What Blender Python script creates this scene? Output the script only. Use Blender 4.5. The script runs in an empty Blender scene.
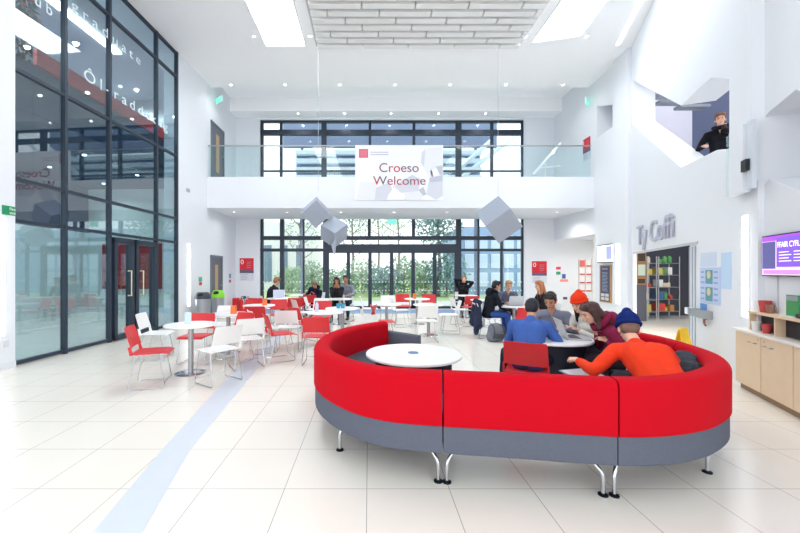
import bpy, bmesh, math, random
from mathutils import Vector, Matrix
from mathutils.geometry import tessellate_polygon
random.seed(7)
PI = math.pi
scn = bpy.context.scene
COL = scn.collection
V = Vector

# ------------------------------------------------------------------ camera geometry (pixels of the 800x533 frame -> places)
FPX, CX, CY, EYE = 368.0, 369.0, 271.0, 1.5
def at(x, y, Y):            # the point seen at pixel x, y at distance Y
    return V(((x-CX)/FPX*Y, Y, EYE+(CY-y)/FPX*Y))
def fl(x, y):               # the floor point seen at pixel x, y
    Y = FPX*EYE/(y-CY); return V(((x-CX)/FPX*Y, Y, 0))

# ------------------------------------------------------------------ materials
def srgb(r, g, b):
    f = lambda c: (c/255/12.92) if c/255 <= .04045 else ((c/255+.055)/1.055)**2.4
    return (f(r), f(g), f(b), 1)
MATS = {}
def mat(name, rgb, rough=.5, metal=0, spec=.5, emit=0, bump=0, bscale=60, vary=0, vscale=8, coat=0):
    if name in MATS: return MATS[name]
    m = bpy.data.materials.new(name); m.use_nodes = True
    nt = m.node_tree; b = nt.nodes['Principled BSDF']
    c = srgb(*rgb)
    b.inputs['Base Color'].default_value = c
    b.inputs['Roughness'].default_value = rough
    b.inputs['Metallic'].default_value = metal
    b.inputs['Specular IOR Level'].default_value = spec
    b.inputs['Coat Weight'].default_value = coat
    if emit:
        b.inputs['Emission Color'].default_value = c
        b.inputs['Emission Strength'].default_value = emit
    if bump or vary:
        tc = nt.nodes.new('ShaderNodeTexCoord')
    if vary:
        n = nt.nodes.new('ShaderNodeTexNoise'); n.inputs['Scale'].default_value = vscale
        n.inputs['Detail'].default_value = 4
        mx = nt.nodes.new('ShaderNodeMix'); mx.data_type = 'RGBA'
        nt.links.new(tc.outputs['Object'], n.inputs['Vector'])
        nt.links.new(n.outputs['Fac'], mx.inputs['Factor'])
        mx.inputs[6].default_value = tuple(max(0, v*(1-vary)) for v in c[:3])+(1,)
        mx.inputs[7].default_value = tuple(min(1, v*(1+vary)) for v in c[:3])+(1,)
        nt.links.new(mx.outputs[2], b.inputs['Base Color'])
    if bump:
        n2 = nt.nodes.new('ShaderNodeTexNoise'); n2.inputs['Scale'].default_value = bscale
        n2.inputs['Detail'].default_value = 3
        bp = nt.nodes.new('ShaderNodeBump'); bp.inputs['Strength'].default_value = bump
        bp.inputs['Distance'].default_value = .02
        nt.links.new(tc.outputs['Object'], n2.inputs['Vector'])
        nt.links.new(n2.outputs['Fac'], bp.inputs['Height'])
        nt.links.new(bp.outputs['Normal'], b.inputs['Normal'])
    MATS[name] = m; return m

def glass_mat(name, tint, ior=1.5, rough=0.0):
    if name in MATS: return MATS[name]
    m = bpy.data.materials.new(name); m.use_nodes = True
    nt = m.node_tree; nt.nodes.clear()
    out = nt.nodes.new('ShaderNodeOutputMaterial')
    t = nt.nodes.new('ShaderNodeBsdfTransparent'); t.inputs['Color'].default_value = tuple(tint)+(1,)
    g = nt.nodes.new('ShaderNodeBsdfGlossy'); g.inputs['Roughness'].default_value = rough
    lw = nt.nodes.new('ShaderNodeLayerWeight'); lw.inputs['Blend'].default_value = .5
    pw = nt.nodes.new('ShaderNodeMath'); pw.operation = 'POWER'; pw.inputs[1].default_value = 4; nt.links.new(lw.outputs['Facing'], pw.inputs[0])
    f = nt.nodes.new('ShaderNodeMapRange'); f.inputs['To Min'].default_value = ior; f.inputs['To Max'].default_value = .9; nt.links.new(pw.outputs[0], f.inputs['Value'])
    mx = nt.nodes.new('ShaderNodeMixShader')
    nt.links.new(f.outputs[0], mx.inputs[0]); nt.links.new(t.outputs[0], mx.inputs[1])
    nt.links.new(g.outputs[0], mx.inputs[2]); nt.links.new(mx.outputs[0], out.inputs[0])
    MATS[name] = m; return m

def floor_mat():
    m = bpy.data.materials.new('floor_tiles'); m.use_nodes = True
    nt = m.node_tree; b = nt.nodes['Principled BSDF']; N = nt.nodes.new; L = nt.links.new
    tc = N('ShaderNodeTexCoord'); sp = N('ShaderNodeSeparateXYZ'); L(tc.outputs['Object'], sp.inputs[0])
    def line(out, off, pitch, w):
        a = N('ShaderNodeMath'); a.operation = 'SUBTRACT'; L(out, a.inputs[0]); a.inputs[1].default_value = off-pitch*50
        d = N('ShaderNodeMath'); d.operation = 'MODULO'; L(a.outputs[0], d.inputs[0]); d.inputs[1].default_value = pitch
        c = N('ShaderNodeMath'); c.operation = 'LESS_THAN'; L(d.outputs[0], c.inputs[0]); c.inputs[1].default_value = w
        return c.outputs[0]
    lx = line(sp.outputs[0], -.017, .567, .0045); ly = line(sp.outputs[1], 2.532, .565, .0045)
    mxm = N('ShaderNodeMath'); mxm.operation = 'MAXIMUM'; L(lx, mxm.inputs[0]); L(ly, mxm.inputs[1])
    n = N('ShaderNodeTexNoise'); n.inputs['Scale'].default_value = 1.4; n.inputs['Detail'].default_value = 5
    L(tc.outputs['Object'], n.inputs['Vector'])
    base = N('ShaderNodeMix'); base.data_type = 'RGBA'
    base.inputs[6].default_value = srgb(236, 230, 219); base.inputs[7].default_value = srgb(242, 238, 229)
    L(n.outputs['Fac'], base.inputs['Factor'])
    fin = N('ShaderNodeMix'); fin.data_type = 'RGBA'; fin.inputs[7].default_value = srgb(160, 157, 152)
    L(mxm.outputs[0], fin.inputs['Factor']); L(base.outputs[2], fin.inputs[6])
    L(fin.outputs[2], b.inputs['Base Color'])
    b.inputs['Roughness'].default_value = .22; b.inputs['Specular IOR Level'].default_value = .45
    return m

WHITE = mat('white_paint', (229, 232, 237), .7, spec=.3)
CEIL = mat('ceiling_paint', (250, 250, 251), .8, spec=.2)
WARMW = mat('warm_white_paint', (238, 236, 231), .7, spec=.3)
FRAME = mat('dark_frame', (38, 50, 66), .45)
GLASS = glass_mat('clear_glass', (.95, .98, .985), .03)
CURTAIN = glass_mat('coated_glass', (.74, .87, .91), .14)
BALGLASS = glass_mat('balustrade_glass', (.90, .965, .965), .03)
CHROME = mat('chrome', (205, 208, 212), .18, 1)
STEEL = mat('brushed_steel', (176, 178, 180), .38, 1)
REDP = mat('red_plastic', (212, 42, 48), .42)
WHITEP = mat('white_plastic', (240, 240, 238), .4)
TABLEW = mat('white_laminate', (242, 243, 243), .3)
NAVYB = mat('navy_drum', (26, 32, 48), .5)
REDF = mat('red_wool', (192, 4, 27), .9, spec=.15, bump=.12, bscale=500, vary=.05, vscale=90)
GREYF = mat('grey_felt', (96, 101, 114), .95, spec=.1, bump=.15, bscale=400, vary=.22, vscale=140)
DARKSEAT = mat('seat_grey_felt', (84, 86, 98), .95, spec=.1, vary=.15, vscale=120)
BLACKRUB = mat('black_rubber', (22, 24, 28), .6)
def glow(name, rgb, s): return mat(name, rgb, .5, emit=s)
LEDW = glow('led_white', (250, 252, 255), 3.0)

# ------------------------------------------------------------------ objects
def link(o, parent=None, label=None, cat=None, group=None, kind=None):
    COL.objects.link(o)
    if parent is not None: o.parent = parent
    return tag(o, label, cat, group, kind)
def tag(o, label=None, cat=None, group=None, kind=None):
    if label: o['label'] = label
    if cat: o['category'] = cat
    if group: o['group'] = group
    if kind: o['kind'] = kind
    return o
def thing(name, label, cat, loc=(0, 0, 0), rz=0, group=None, kind=None):
    o = bpy.data.objects.new(name, None); o.empty_display_size = .2
    o.location = loc; o.rotation_euler = (0, 0, rz)
    return link(o, None, label, cat, group, kind)
def obj(name, bm, m, parent=None, smooth=False, xf=None, **kw):
    if xf is not None: bmesh.ops.transform(bm, matrix=xf, verts=bm.verts)
    bmesh.ops.recalc_face_normals(bm, faces=bm.faces)
    me = bpy.data.meshes.new(name); bm.to_mesh(me); bm.free()
    if smooth:
        for p in me.polygons: p.use_smooth = True
        if smooth != 'all':
            try: me.set_sharp_from_angle(angle=math.radians(38))
            except Exception: pass
    for mm in (m if isinstance(m, (list, tuple)) else [m]): me.materials.append(mm)
    return link(bpy.data.objects.new(name, me), parent, **kw)
def struct(name, bm, m, parent=None, **kw):
    return obj(name, bm, m, parent, kind='structure', **kw)
def dup(root, loc, rz, label, group=None, name=None):
    r = root.copy(); COL.objects.link(r); r.location = loc; r.rotation_euler = (0, 0, rz)
    r['label'] = label
    if group: r['group'] = group
    for ch in list(root.children):
        c = ch.copy(); COL.objects.link(c); c.parent = r
        for g in list(ch.children):
            d = g.copy(); COL.objects.link(d); d.parent = c
    return r

# ------------------------------------------------------------------ bmesh shapes
def B(): return bmesh.new()
def box(bm, x0, x1, y0, y1, z0, z1, bev=0):
    vs = [bm.verts.new((x, y, z)) for x in (x0, x1) for y in (y0, y1) for z in (z0, z1)]
    f = [(0,1,3,2),(4,6,7,5),(0,4,5,1),(2,3,7,6),(0,2,6,4),(1,5,7,3)]
    fs = [bm.faces.new([vs[i] for i in q]) for q in f]
    if bev:
        es = list({e for q in fs for e in q.edges})
        bmesh.ops.bevel(bm, geom=es, offset=bev, segments=2, affect='EDGES', profile=.5)
    return bm
def prism(bm, pts, d0, d1, axis='y'):
    """polygon pts (a,b) extruded: axis y -> (a, d, b); axis z -> (a, b, d); axis x -> (d, a, b)"""
    def P(a, b, d): return {'y': (a, d, b), 'z': (a, b, d), 'x': (d, a, b)}[axis]
    A = [bm.verts.new(P(a, b, d0)) for a, b in pts]; C = [bm.verts.new(P(a, b, d1)) for a, b in pts]
    n = len(pts)
    bm.faces.new(A); bm.faces.new(C[::-1])
    for i in range(n): bm.faces.new((A[i], A[(i+1) % n], C[(i+1) % n], C[i]))
    return bm
def holed(bm, outer, holes, d0, d1):
    loops = [outer]+holes
    tri = tessellate_polygon([[V((a, b, 0)) for a, b in l] for l in loops])
    flat = [p for l in loops for p in l]
    A = [bm.verts.new((a, d0, b)) for a, b in flat]; C = [bm.verts.new((a, d1, b)) for a, b in flat]
    for t in tri:
        try:
            bm.faces.new([A[i] for i in t]); bm.faces.new([C[i] for i in reversed(t)])
        except ValueError: pass
    k = 0
    for l in loops:
        n = len(l)
        for i in range(n):
            a, b = k+i, k+(i+1) % n
            try: bm.faces.new((A[a], A[b], C[b], C[a]))
            except ValueError: pass
        k += n
    return bm
def lathe(bm, prof, seg=40, c=(0, 0)):
    rings = []
    for r, z in prof:
        if r < 1e-6: rings.append([bm.verts.new((c[0], c[1], z))])
        else: rings.append([bm.verts.new((c[0]+r*math.cos(2*PI*i/seg), c[1]+r*math.sin(2*PI*i/seg), z)) for i in range(seg)])
    for a, b in zip(rings, rings[1:]):
        for i in range(seg):
            j = (i+1) % seg
            if len(a) == 1 and len(b) == 1: continue
            if len(a) == 1: bm.faces.new((a[0], b[i], b[j]))
            elif len(b) == 1: bm.faces.new((a[i], a[j], b[0]))
            else: bm.faces.new((a[i], a[j], b[j], b[i]))
    return bm
def tube(bm, pts, r, seg=8, closed=False):
    pts = [V(p) for p in pts]; n = len(pts); rings = []
    rr = r if isinstance(r, (list, tuple)) else [r]*n
    for i, p in enumerate(pts):
        a = pts[i-1] if (i > 0 or closed) else None
        b = pts[(i+1) % n] if (i < n-1 or closed) else None
        t = ((p-a).normalized() if a is not None else V((0,0,0)))+((b-p).normalized() if b is not None else V((0,0,0)))
        t = t.normalized() if t.length > 1e-6 else V((0, 0, 1))
        up = V((0, 0, 1)) if abs(t.z) < .95 else V((0, 1, 0))
        s = t.cross(up).normalized(); u = s.cross(t)
        if rings and False: pass
        rings.append([bm.verts.new(p+s*rr[i]*math.cos(2*PI*k/seg)+u*rr[i]*math.sin(2*PI*k/seg)) for k in range(seg)])
    m = n if closed else n-1
    for i in range(m):
        a, b = rings[i], rings[(i+1) % n]
        # align start to limit twist
        best = min(range(seg), key=lambda s_: (a[0].co-b[s_].co).length)
        for k in range(seg):
            bm.faces.new((a[k], a[(k+1) % seg], b[(k+1+best) % seg], b[(k+best) % seg]))
    if not closed:
        bm.faces.new(rings[0][::-1]); bm.faces.new(rings[-1])
    return bm
def round_path(pts, r, n=4):
    pts = [V(p) for p in pts]; out = [pts[0]]
    for a, p, b in zip(pts, pts[1:], pts[2:]):
        d1 = min(r, (a-p).length*.45); d2 = min(r, (b-p).length*.45)
        p0 = p+(a-p).normalized()*d1; p1 = p+(b-p).normalized()*d2
        for i in range(n+1):
            t = i/n; out.append(p0*(1-t)**2+p*2*t*(1-t)+p1*t*t)
    return out+[pts[-1]]

class Frame:
    """a vertical wall face: local x runs along it to the right as seen from the hall, y into it, z up"""
    def __init__(s, o, u):
        u = V((u[0], u[1], 0)).normalized(); n = V((-u.y, u.x, 0))
        s.o, s.u, s.n = V((o[0], o[1], 0)), u, n
        s.m = Matrix(((u.x, n.x, 0, s.o.x), (u.y, n.y, 0, s.o.y), (0, 0, 1, 0), (0, 0, 0, 1)))
    def hit(s, x, y, d=0):  # (along, up) where the ray of pixel x, y meets the face (or the plane d behind it)
        k = (x-CX)/FPX; o = s.o+s.n*d
        # (o + t u).x = k (o + t u).y
        t = (k*o.y-o.x)/(s.u.x-k*s.u.y)
        Y = o.y+t*s.u.y
        return t, EYE+(CY-y)/FPX*Y
    def p(s, a, d, z): return s.m @ V((a, d, z))
def rect(fr, x0, y0, x1, y1, d=0):
    a0, z0 = fr.hit(x0, y1, d); a1, z1 = fr.hit(x1, y0, d); a0b, z0b = fr.hit(x0, y0, d); a1b, z1b = fr.hit(x1, y1, d)
    return a0, a1, (z0+z1b)/2, (z1+z0b)/2

def text_mesh(name, s, fr, a, z, h, m, parent, width=None, depth=.002, d=-.003, align='LEFT', space=1.0, mirror=False, **kw):
    c = bpy.data.curves.new(name, 'FONT'); c.body = s; c.extrude = .02; c.space_character = space
    o = bpy.data.objects.new(name, c); COL.objects.link(o)
    bpy.context.view_layer.update()
    me = bpy.data.meshes.new_from_object(o.evaluated_get(bpy.context.evaluated_depsgraph_get()))
    bpy.data.objects.remove(o); bpy.data.curves.remove(c)
    me.name = name
    xs = [v.co.x for v in me.vertices]; ys = [v.co.y for v in me.vertices]
    w0 = max(xs)-min(xs); cap = .70
    sy = h/cap; sx = (width/w0) if width else sy
    off = {'LEFT': -min(xs), 'CENTER': -(min(xs)+max(xs))/2}[align]
    for v in me.vertices:
        x, y, zz = v.co
        v.co = fr.p(a+(x+off)*sx, d-zz/.02*depth, z+y*sy)
    me.materials.append(m)
    return link(bpy.data.objects.new(name, me), parent, **kw)

# ------------------------------------------------------------------ soft bodies: pieces fused into one closed surface
def cap_piece(bm, p0, r0, p1, r1, seg=14, rings=6):
    p0, p1 = V(p0), V(p1); ax = p1-p0; L = ax.length
    if L < 1e-5: ax = V((0, 0, 1))
    q = V((0, 0, 1)).rotation_difference(ax.normalized()).to_matrix()
    prof = [(0, -r0)]
    for i in range(1, rings+1):
        t = -PI/2+PI/2*i/rings; prof.append((r0*math.cos(t), r0*math.sin(t)))
    for i in range(0, rings):
        t = PI/2*i/rings; prof.append((r1*math.cos(t), L+r1*math.sin(t)))
    prof.append((0, L+r1))
    t = B(); lathe(t, prof, seg)
    bmesh.ops.transform(t, matrix=Matrix.Translation(p0) @ q.to_4x4(), verts=t.verts)
    merge(bm, t)
def ell_piece(bm, c, r, rot=None, seg=20, rings=12):
    prof = [(0, -1)]+[(math.cos(-PI/2+PI*i/rings), math.sin(-PI/2+PI*i/rings)) for i in range(1, rings)]+[(0, 1)]
    t = B(); lathe(t, prof, seg)
    m = Matrix.Translation(V(c)) @ (rot.to_4x4() if rot is not None else Matrix()) @ Matrix.Diagonal((r[0], r[1], r[2], 1))
    bmesh.ops.transform(t, matrix=m, verts=t.verts); merge(bm, t)
def merge(bm, t):
    bmesh.ops.recalc_face_normals(t, faces=t.faces)
    me = bpy.data.meshes.new('tmp'); t.to_mesh(me); t.free(); bm.from_mesh(me); bpy.data.meshes.remove(me)
def fuse(name, bm, m, parent, voxel=.01, smooth=3, noise=0, nscale=.1, xf=None, **kw):
    if xf is not None: bmesh.ops.transform(bm, matrix=xf, verts=bm.verts)
    me = bpy.data.meshes.new(name); bm.to_mesh(me); bm.free()
    o = bpy.data.objects.new(name, me); COL.objects.link(o)
    r = o.modifiers.new('r', 'REMESH'); r.mode = 'VOXEL'; r.voxel_size = voxel
    if smooth:
        s = o.modifiers.new('s', 'SMOOTH'); s.factor = .5; s.iterations = smooth
    if noise:
        tx = bpy.data.textures.get('folds%g' % nscale) or bpy.data.textures.new('folds%g' % nscale, 'CLOUDS'); tx.noise_scale = nscale
        d = o.modifiers.new('d', 'DISPLACE'); d.texture = tx; d.strength = noise; d.mid_level = .5
    bpy.context.view_layer.update()
    me2 = bpy.data.meshes.new_from_object(o.evaluated_get(bpy.context.evaluated_depsgraph_get()))
    bpy.data.objects.remove(o); bpy.data.meshes.remove(me)
    me2.name = name; me2.materials.clear(); me2.materials.append(m)
    for p in me2.polygons: p.use_smooth = True; p.material_index = 0
    return link(bpy.data.objects.new(name, me2), parent, **kw)
# ================================================================== THE SETTING
H1 = 7.56
LW = Frame((-5.858, 0), (.0541, 1))
LF = Frame((-5.22, 0), (0, 1))
RW = Frame((7.12, 10.0), (-.424, -1))
_o = RW.p(0, .06, 0); RB = Frame((_o.x, _o.y), (-.424, -1))
RA = Frame((7.24, 11.8), (-.12, -1.8))
RS = Frame((7.24, 14.4), (0, -1))
BK = Frame((0, 14.4), (1, 0))

def fbox(fr, a0, a1, d0, d1, z0, z1, bm=None, bev=0):
    t = B(); box(t, a0, a1, d0, d1, z0, z1, bev)
    bmesh.ops.transform(t, matrix=fr.m, verts=t.verts)
    if bm is None: return t
    merge(bm, t); return bm
def fpoly(fr, outer, holes, d0, d1):
    t = holed(B(), outer, holes, d0, d1); bmesh.ops.transform(t, matrix=fr.m, verts=t.verts); return t

struct('floor', box(B(), -16, 14, -6, 14.55, -.12, 0), floor_mat())
# curved blue-grey band of tiles let into the floor
le = [(-1.40, 1.2), (-1.50, 1.7), (-1.586, 2.107), (-1.735, 3.084), (-1.97, 5.064), (-2.02, 5.71), (-2.07, 6.76), (-2.17, 8.1), (-2.35, 10.0), (-2.55, 12), (-2.75, 14.3)]
re_ = [(-1.12, 1.2), (-1.22, 1.7), (-1.30, 2.107), (-1.50, 3.084), (-1.665, 5.064), (-1.724, 5.71), (-1.80, 6.76), (-1.92, 8.1), (-2.1, 10.0), (-2.3, 12), (-2.5, 14.3)]
bm = B()
for i in range(len(le)-1):
    for q in ([le[i], re_[i], re_[i+1], le[i+1]],): prism(bm, q, 0.0, .002, 'z')
struct('trim_1', bm, mat('blue_grey_tile', (212, 219, 229), .3, vary=.03), label='curved pale blue tile band let into the floor')

# ---- ceiling with a step at its far edge
def zc(px, py): return at(px, py, (H1-EYE)*FPX/(CY-py))
sky1 = [zc(245.6, 0), zc(266, 45.6), zc(305.6, 45.6), zc(293.5, 0)]
bm = B(); box(bm, -6.2, 8.2, -6, 12.15, H1, 8.0)
struct('ceiling', bm, CEIL)
bm = B(); box(bm, -6.2, 8.2, 12.15, 13.8, 8.0, 8.2); box(bm, -6.2, 8.2, 13.8, 14.6, 7.5, 8.2)
struct('ceiling_over_balcony', bm, CEIL)

# ---- left wall: plain ends and the glazed screen between
aY = lambda px: LW.hit(px, 300)[0]
a0, a1 = aY(14), aY(178)
bm = fbox(LW, 0.5, a0, -.02, .4, 0, H1)
struct('wall_left_near', bm, WHITE)
bm = fbox(LW, a1, 11.87, 0, .4, 0, H1); merge(bm, fbox(LF, 11.85, 14.6, 0, .4, 0, 8.2))
struct('wall_left', bm, WHITE)
struct('baseboard_left', fbox(LW, 0.5, a0, -.035, -.02, 0, .1), mat('skirting', (222, 226, 230), .6))
win = thing('window_1', 'tall dark-framed glazed screen filling the left wall', 'window', LW.p(a0, 0, 0), kind='structure'); win.location = (0, 0, 0)
mul = [aY(14)+.03, aY(65.5), aY(110), aY(157), aY(178)-.04]
tra = [.05, 2.29, 2.95, 4.68, 6.87, 7.52]
bm = B()
for i, a in enumerate(mul[1:]): fbox(LW, a-.028, a+.028, -.02, .075, 0, H1, bm)
for z in tra:
    fbox(LW, a0, a1, -.012, .07, z-.028, z+.028, bm)
obj('mullion_frame', bm, FRAME, win)
obj('glazing', fbox(LW, a0, a1, .02, .035, .05, H1-.02), CURTAIN, win)
bm = B()
d0, d1, dm = aY(111.5), aY(156), aY(133.5)
dr = thing('door_1', 'double glazed door in the left screen', 'door', kind='structure')
for s, (p, q) in enumerate(((d0, dm), (dm, d1))):
    bm = B()
    fbox(LW, p+.03, p+.12, -.05, .1, .02, 2.2, bm); fbox(LW, q-.12, q-.03, -.05, .1, .02, 2.2, bm)
    fbox(LW, p+.03, q-.03, -.05, .1, .02, .12, bm); fbox(LW, p+.03, q-.03, -.05, .1, 2.1, 2.22, bm)
    lf = obj('door_leaf', bm, FRAME, dr)
    ha = (q-.2) if s == 0 else (p+.2)
    bm = B(); tube(bm, [LW.p(ha, -.02, .95), LW.p(ha, -.1, .95), LW.p(ha, -.1, 1.5), LW.p(ha, -.02, 1.5)], .016)
    obj('door_handle', bm, mat('pale_brass', (222, 214, 180), .3, .7), lf)
lett = mat('frosted_lettering', (206, 220, 220), .6, emit=.0)
for s, px, z, h, px2 in (('ub', 36, 5.93, .2, 53), ('graduate', 72, 6.36, .2, 141), ('\u00d4l-raddedig', 85, 5.2, .22, 168)):
    aa, bb = aY(px), aY(px2)
    text_mesh('lettering', s, LW, aa, z, h, lett, win, width=bb-aa, depth=.002, d=.015, space=1.5)

# rooms behind the screen
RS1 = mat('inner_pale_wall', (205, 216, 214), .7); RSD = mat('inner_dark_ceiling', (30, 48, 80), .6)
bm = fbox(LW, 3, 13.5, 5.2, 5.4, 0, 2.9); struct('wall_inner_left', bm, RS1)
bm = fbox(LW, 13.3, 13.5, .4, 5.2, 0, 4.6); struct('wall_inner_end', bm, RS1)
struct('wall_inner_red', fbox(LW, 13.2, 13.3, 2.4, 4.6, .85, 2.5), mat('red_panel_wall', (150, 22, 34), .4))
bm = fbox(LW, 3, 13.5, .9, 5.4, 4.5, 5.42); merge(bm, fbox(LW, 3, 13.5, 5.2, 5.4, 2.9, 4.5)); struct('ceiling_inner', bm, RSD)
struct('trim_2', fbox(LW, 6.95, 12.4, .82, .9, 5.42, 5.73), mat('red_band', (205, 26, 40), .5), label='red band along the upper floor edge behind the glass')
struct('wall_inner_upper', fbox(LW, 3, 13.5, 4.2, 4.4, 5.42, 8), mat('inner_grey_wall', (176, 176, 178), .7))
struct('wall_inner_upper_end', fbox(LW, 13.0, 13.2, .4, 4.2, 5.42, 8), mat('inner_grey_wall', (176, 176, 178), .7))
struct('ceiling_inner_upper', fbox(LW, 3, 13.5, .4, 4.4, 7.6, 7.8), mat('inner_grey_ceiling', (196, 196, 198), .7))
for i, a in enumerate((6.0, 9.0, 12.0)):  # lamps added to brighten the upper room behind the screen
    c = LW.p(a, 3.0, 7.6); t = thing('downlight', 'added small round fill lamp in the upper ceiling behind the glass screen', 'downlight', c, group='fill lamps added in the upper room behind the glass')
    obj('lamp', lathe(B(), [(0, -.02), (.045, -.02), (.045, -.001), (0, -.001)], 20), glow('led_room', (245, 250, 250), 5), t)
    ld = bpy.data.lights.new('room_beam', 'SPOT'); ld.energy = 560; ld.spot_size = math.radians(160); ld.spot_blend = .8; ld.shadow_soft_size = .07
    lo = bpy.data.objects.new('room_beam', ld); COL.objects.link(lo); lo.parent = t; lo.location = (0, 0, -.03)
obj('ceiling_light', fbox(LW, 7.0, 10.2, 1.6, 1.8, 7.55, 7.59), glow('led_upper', (250, 252, 255), 8), label='long ceiling light behind the upper part of the glass screen', cat='ceiling light')
for i, (a, d) in enumerate(((5.4, 2.0), (7.4, 2.0), (9.4, 2.0), (11.4, 2.0), (6.4, 3.9), (8.4, 3.9), (10.4, 3.9), (12.4, 3.9))):
    c = LW.p(a, d, 4.5); t = thing('downlight', 'small round downlight in the dark ceiling behind the glass screen', 'downlight', c, group='downlights behind the left glass screen')
    obj('lamp', lathe(B(), [(0, -.02), (.045, -.02), (.045, -.001), (0, -.001)], 20), glow('led_room', (245, 250, 250), 5), t)
    ld = bpy.data.lights.new('room_beam', 'SPOT'); ld.energy = 60; ld.spot_size = math.radians(150); ld.spot_blend = .8; ld.shadow_soft_size = .07
    lo = bpy.data.objects.new('room_beam', ld); COL.objects.link(lo); lo.parent = t; lo.location = (0, 0, -.03)

# ---- balcony slab, lower soffit, back wall with two glazed openings
struct('balcony_slab', box(B(), -5.24, 7.24, 11.85, 14.4, 3.53, 4.53), WHITE)
bx0, bx1 = -4.27, 6.07
bm = fpoly(BK, [(-5.3, 0), (11.2, 0), (11.2, 8.2), (-5.3, 8.2)], [[(bx0, .02), (bx1, .02), (bx1, 3.6), (bx0, 3.6)], [(bx0, 4.5), (bx1, 4.5), (bx1, 7.42), (bx0, 7.42)]], 0, .35)
struct('wall_back', bm, WHITE)
def bx(px): return (px-CX)/FPX*14.5
def bz(py): return EYE+(CY-py)/FPX*14.5
def bars(bm, xs, z0, z1, y0=14.47, y1=14.6):
    for px, w in xs: box(bm, bx(px)-w/2, bx(px)+w/2, y0, y1, z0, z1)
def rails(bm, zs, x0, x1, y0=14.46, y1=14.61):
    for py, w in zs: box(bm, x0, x1, y0, y1, bz(py)-w/2, bz(py)+w/2)
w3 = thing('window_2', 'dark-framed glazing behind the balcony', 'window', kind='structure')
bm = B()
bars(bm, [(262, .10), (281, .1), (324, .2), (370, .10), (414, .10), (458.6, .22), (492, .10), (523, .12)], 4.5, 7.42)
rails(bm, [(120.5, .16), (132.5, .2), (171, .05)], bx0, bx1)
obj('window_frame', bm, FRAME, w3)
obj('pane', box(B(), bx0, bx1, 14.52, 14.535, 4.5, 7.42), GLASS, w3)
w4 = thing('window_3', 'dark-framed ground floor glazing either side of the entrance doors', 'window', kind='structure')
bm = B()
bars(bm, [(262, .10), (282, .16), (303.6, .06), (325.5, .2), (458.6, .2), (478.5, .07), (501.7, .07), (523, .1)], 0, 3.6)
bars(bm, [(369.3, .12), (413.5, .12)], bz(238), 3.6)
rails(bm, [(238, .15), (250, .12)], bx0, bx(324)); rails(bm, [(238, .15), (250, .10)], bx(459), bx1); rails(bm, [(238, .15)], bx(324), bx(459))
box(bm, bx(324), bx(459), 14.44, 14.62, bz(253), bz(244.2)); box(bm, bx(324), bx(459), 14.46, 14.6, .0, .03)
obj('window_frame', bm, FRAME, w4)
obj('pane', box(B(), bx0, bx1, 14.52, 14.535, 0.02, 3.6), GLASS, w4)
bm = B()
for py in (282, 290.5):
    x = bx0+.1
    while x < bx1-.05:
        box(bm, x, x+.05, 14.515, 14.519, bz(py)-.02, bz(py)+.02); x += .13
obj('manifestation_dots', bm, mat('white_vinyl', (245, 247, 248), .6), w4)
d2 = thing('door_2', 'dark framed sliding entrance doors in the back glazing', 'door', kind='structure')
xs = [(327.5, .1), (348.4, .12), (370, .1), (391.5, .12), (413, .1), (434.5, .11), (456, .1)]
for i in range(6):
    bm = B()
    l, r = bx(xs[i][0]), bx(xs[i+1][0])
    for x in (l+.035, r-.035): box(bm, x-.035, x+.035, 14.45, 14.5, .03, bz(253))
    box(bm, l, r, 14.45, 14.5, .03, .12)
    obj('door_leaf', bm, FRAME, d2)
# flat blue-grey strip on the floor inside the doors
obj('floor_strip', box(B(), bx0+.1, bx1-.1, 13.0, 14.35, 0, .008), mat('blue_grey_strip', (128, 152, 186), .9, bump=.2, bscale=200), label='long blue-grey floor strip along the foot of the back glazing', cat='mat')

# balcony balustrade
t = thing('balustrade', 'clear glass balustrade with slim handrail along the balcony edge', 'balustrade', (0, 11.92, 4.53))
t.location = (0, 0, 0)
x = -5.2
for i in range(8):
    obj('glass_panel', box(B(), x+.006, x+1.54, 11.90, 11.915, 4.53, 5.52), BALGLASS, t); x += 1.546
bm = B(); tube(bm, [(-5.2, 11.907, 5.55), (7.18, 11.907, 5.55)], .024); obj('handrail', bm, STEEL, t)

# side walls of the right hand end
bm = fbox(RS, 0, 2.62, 0, .35, 4.53, 8.2); merge(bm, fbox(RS, -.1, 2.62, 0, .35, 2.68, 4.53))
struct('wall_right_end', bm, WHITE)
struct('ceiling_passage', box(B(), 7.3, 11.2, 11.8, 14.4, 2.72, 2.9), WHITE)
struct('wall_passage', box(B(), 11.0, 11.2, 11.8, 14.4, 0, 2.72), WARMW)
ra = lambda px: RA.hit(px, 250)[0]
q = lambda fr, l: [fr.hit(x, y) for x, y in l]
bm = fpoly(RA, [(0, 0), (1.81, 0), (1.81, 7.56), (0, 7.56)], [q(RA, [(597, 106), (612.5, 105), (613.5, 126), (597, 138)])], 0, .08)
merge(bm, fpoly(RA, [(0, 2.3), (1.81, 2.3), (1.81, 7.56), (0, 7.56)], [q(RA, [(597, 106), (612.5, 105), (613.5, 126), (597, 138)])], .0801, .45))
struct('wall_right_far', bm, WHITE)
struct('pillar_right', fbox(RA, ra(616.5), 1.83, -.10, .07, 0, H1), WHITE)
struct('wall_behind_far_opening', fbox(RA, .05, 1.75, .46, .5, 3, 7.5), WHITE)
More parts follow.
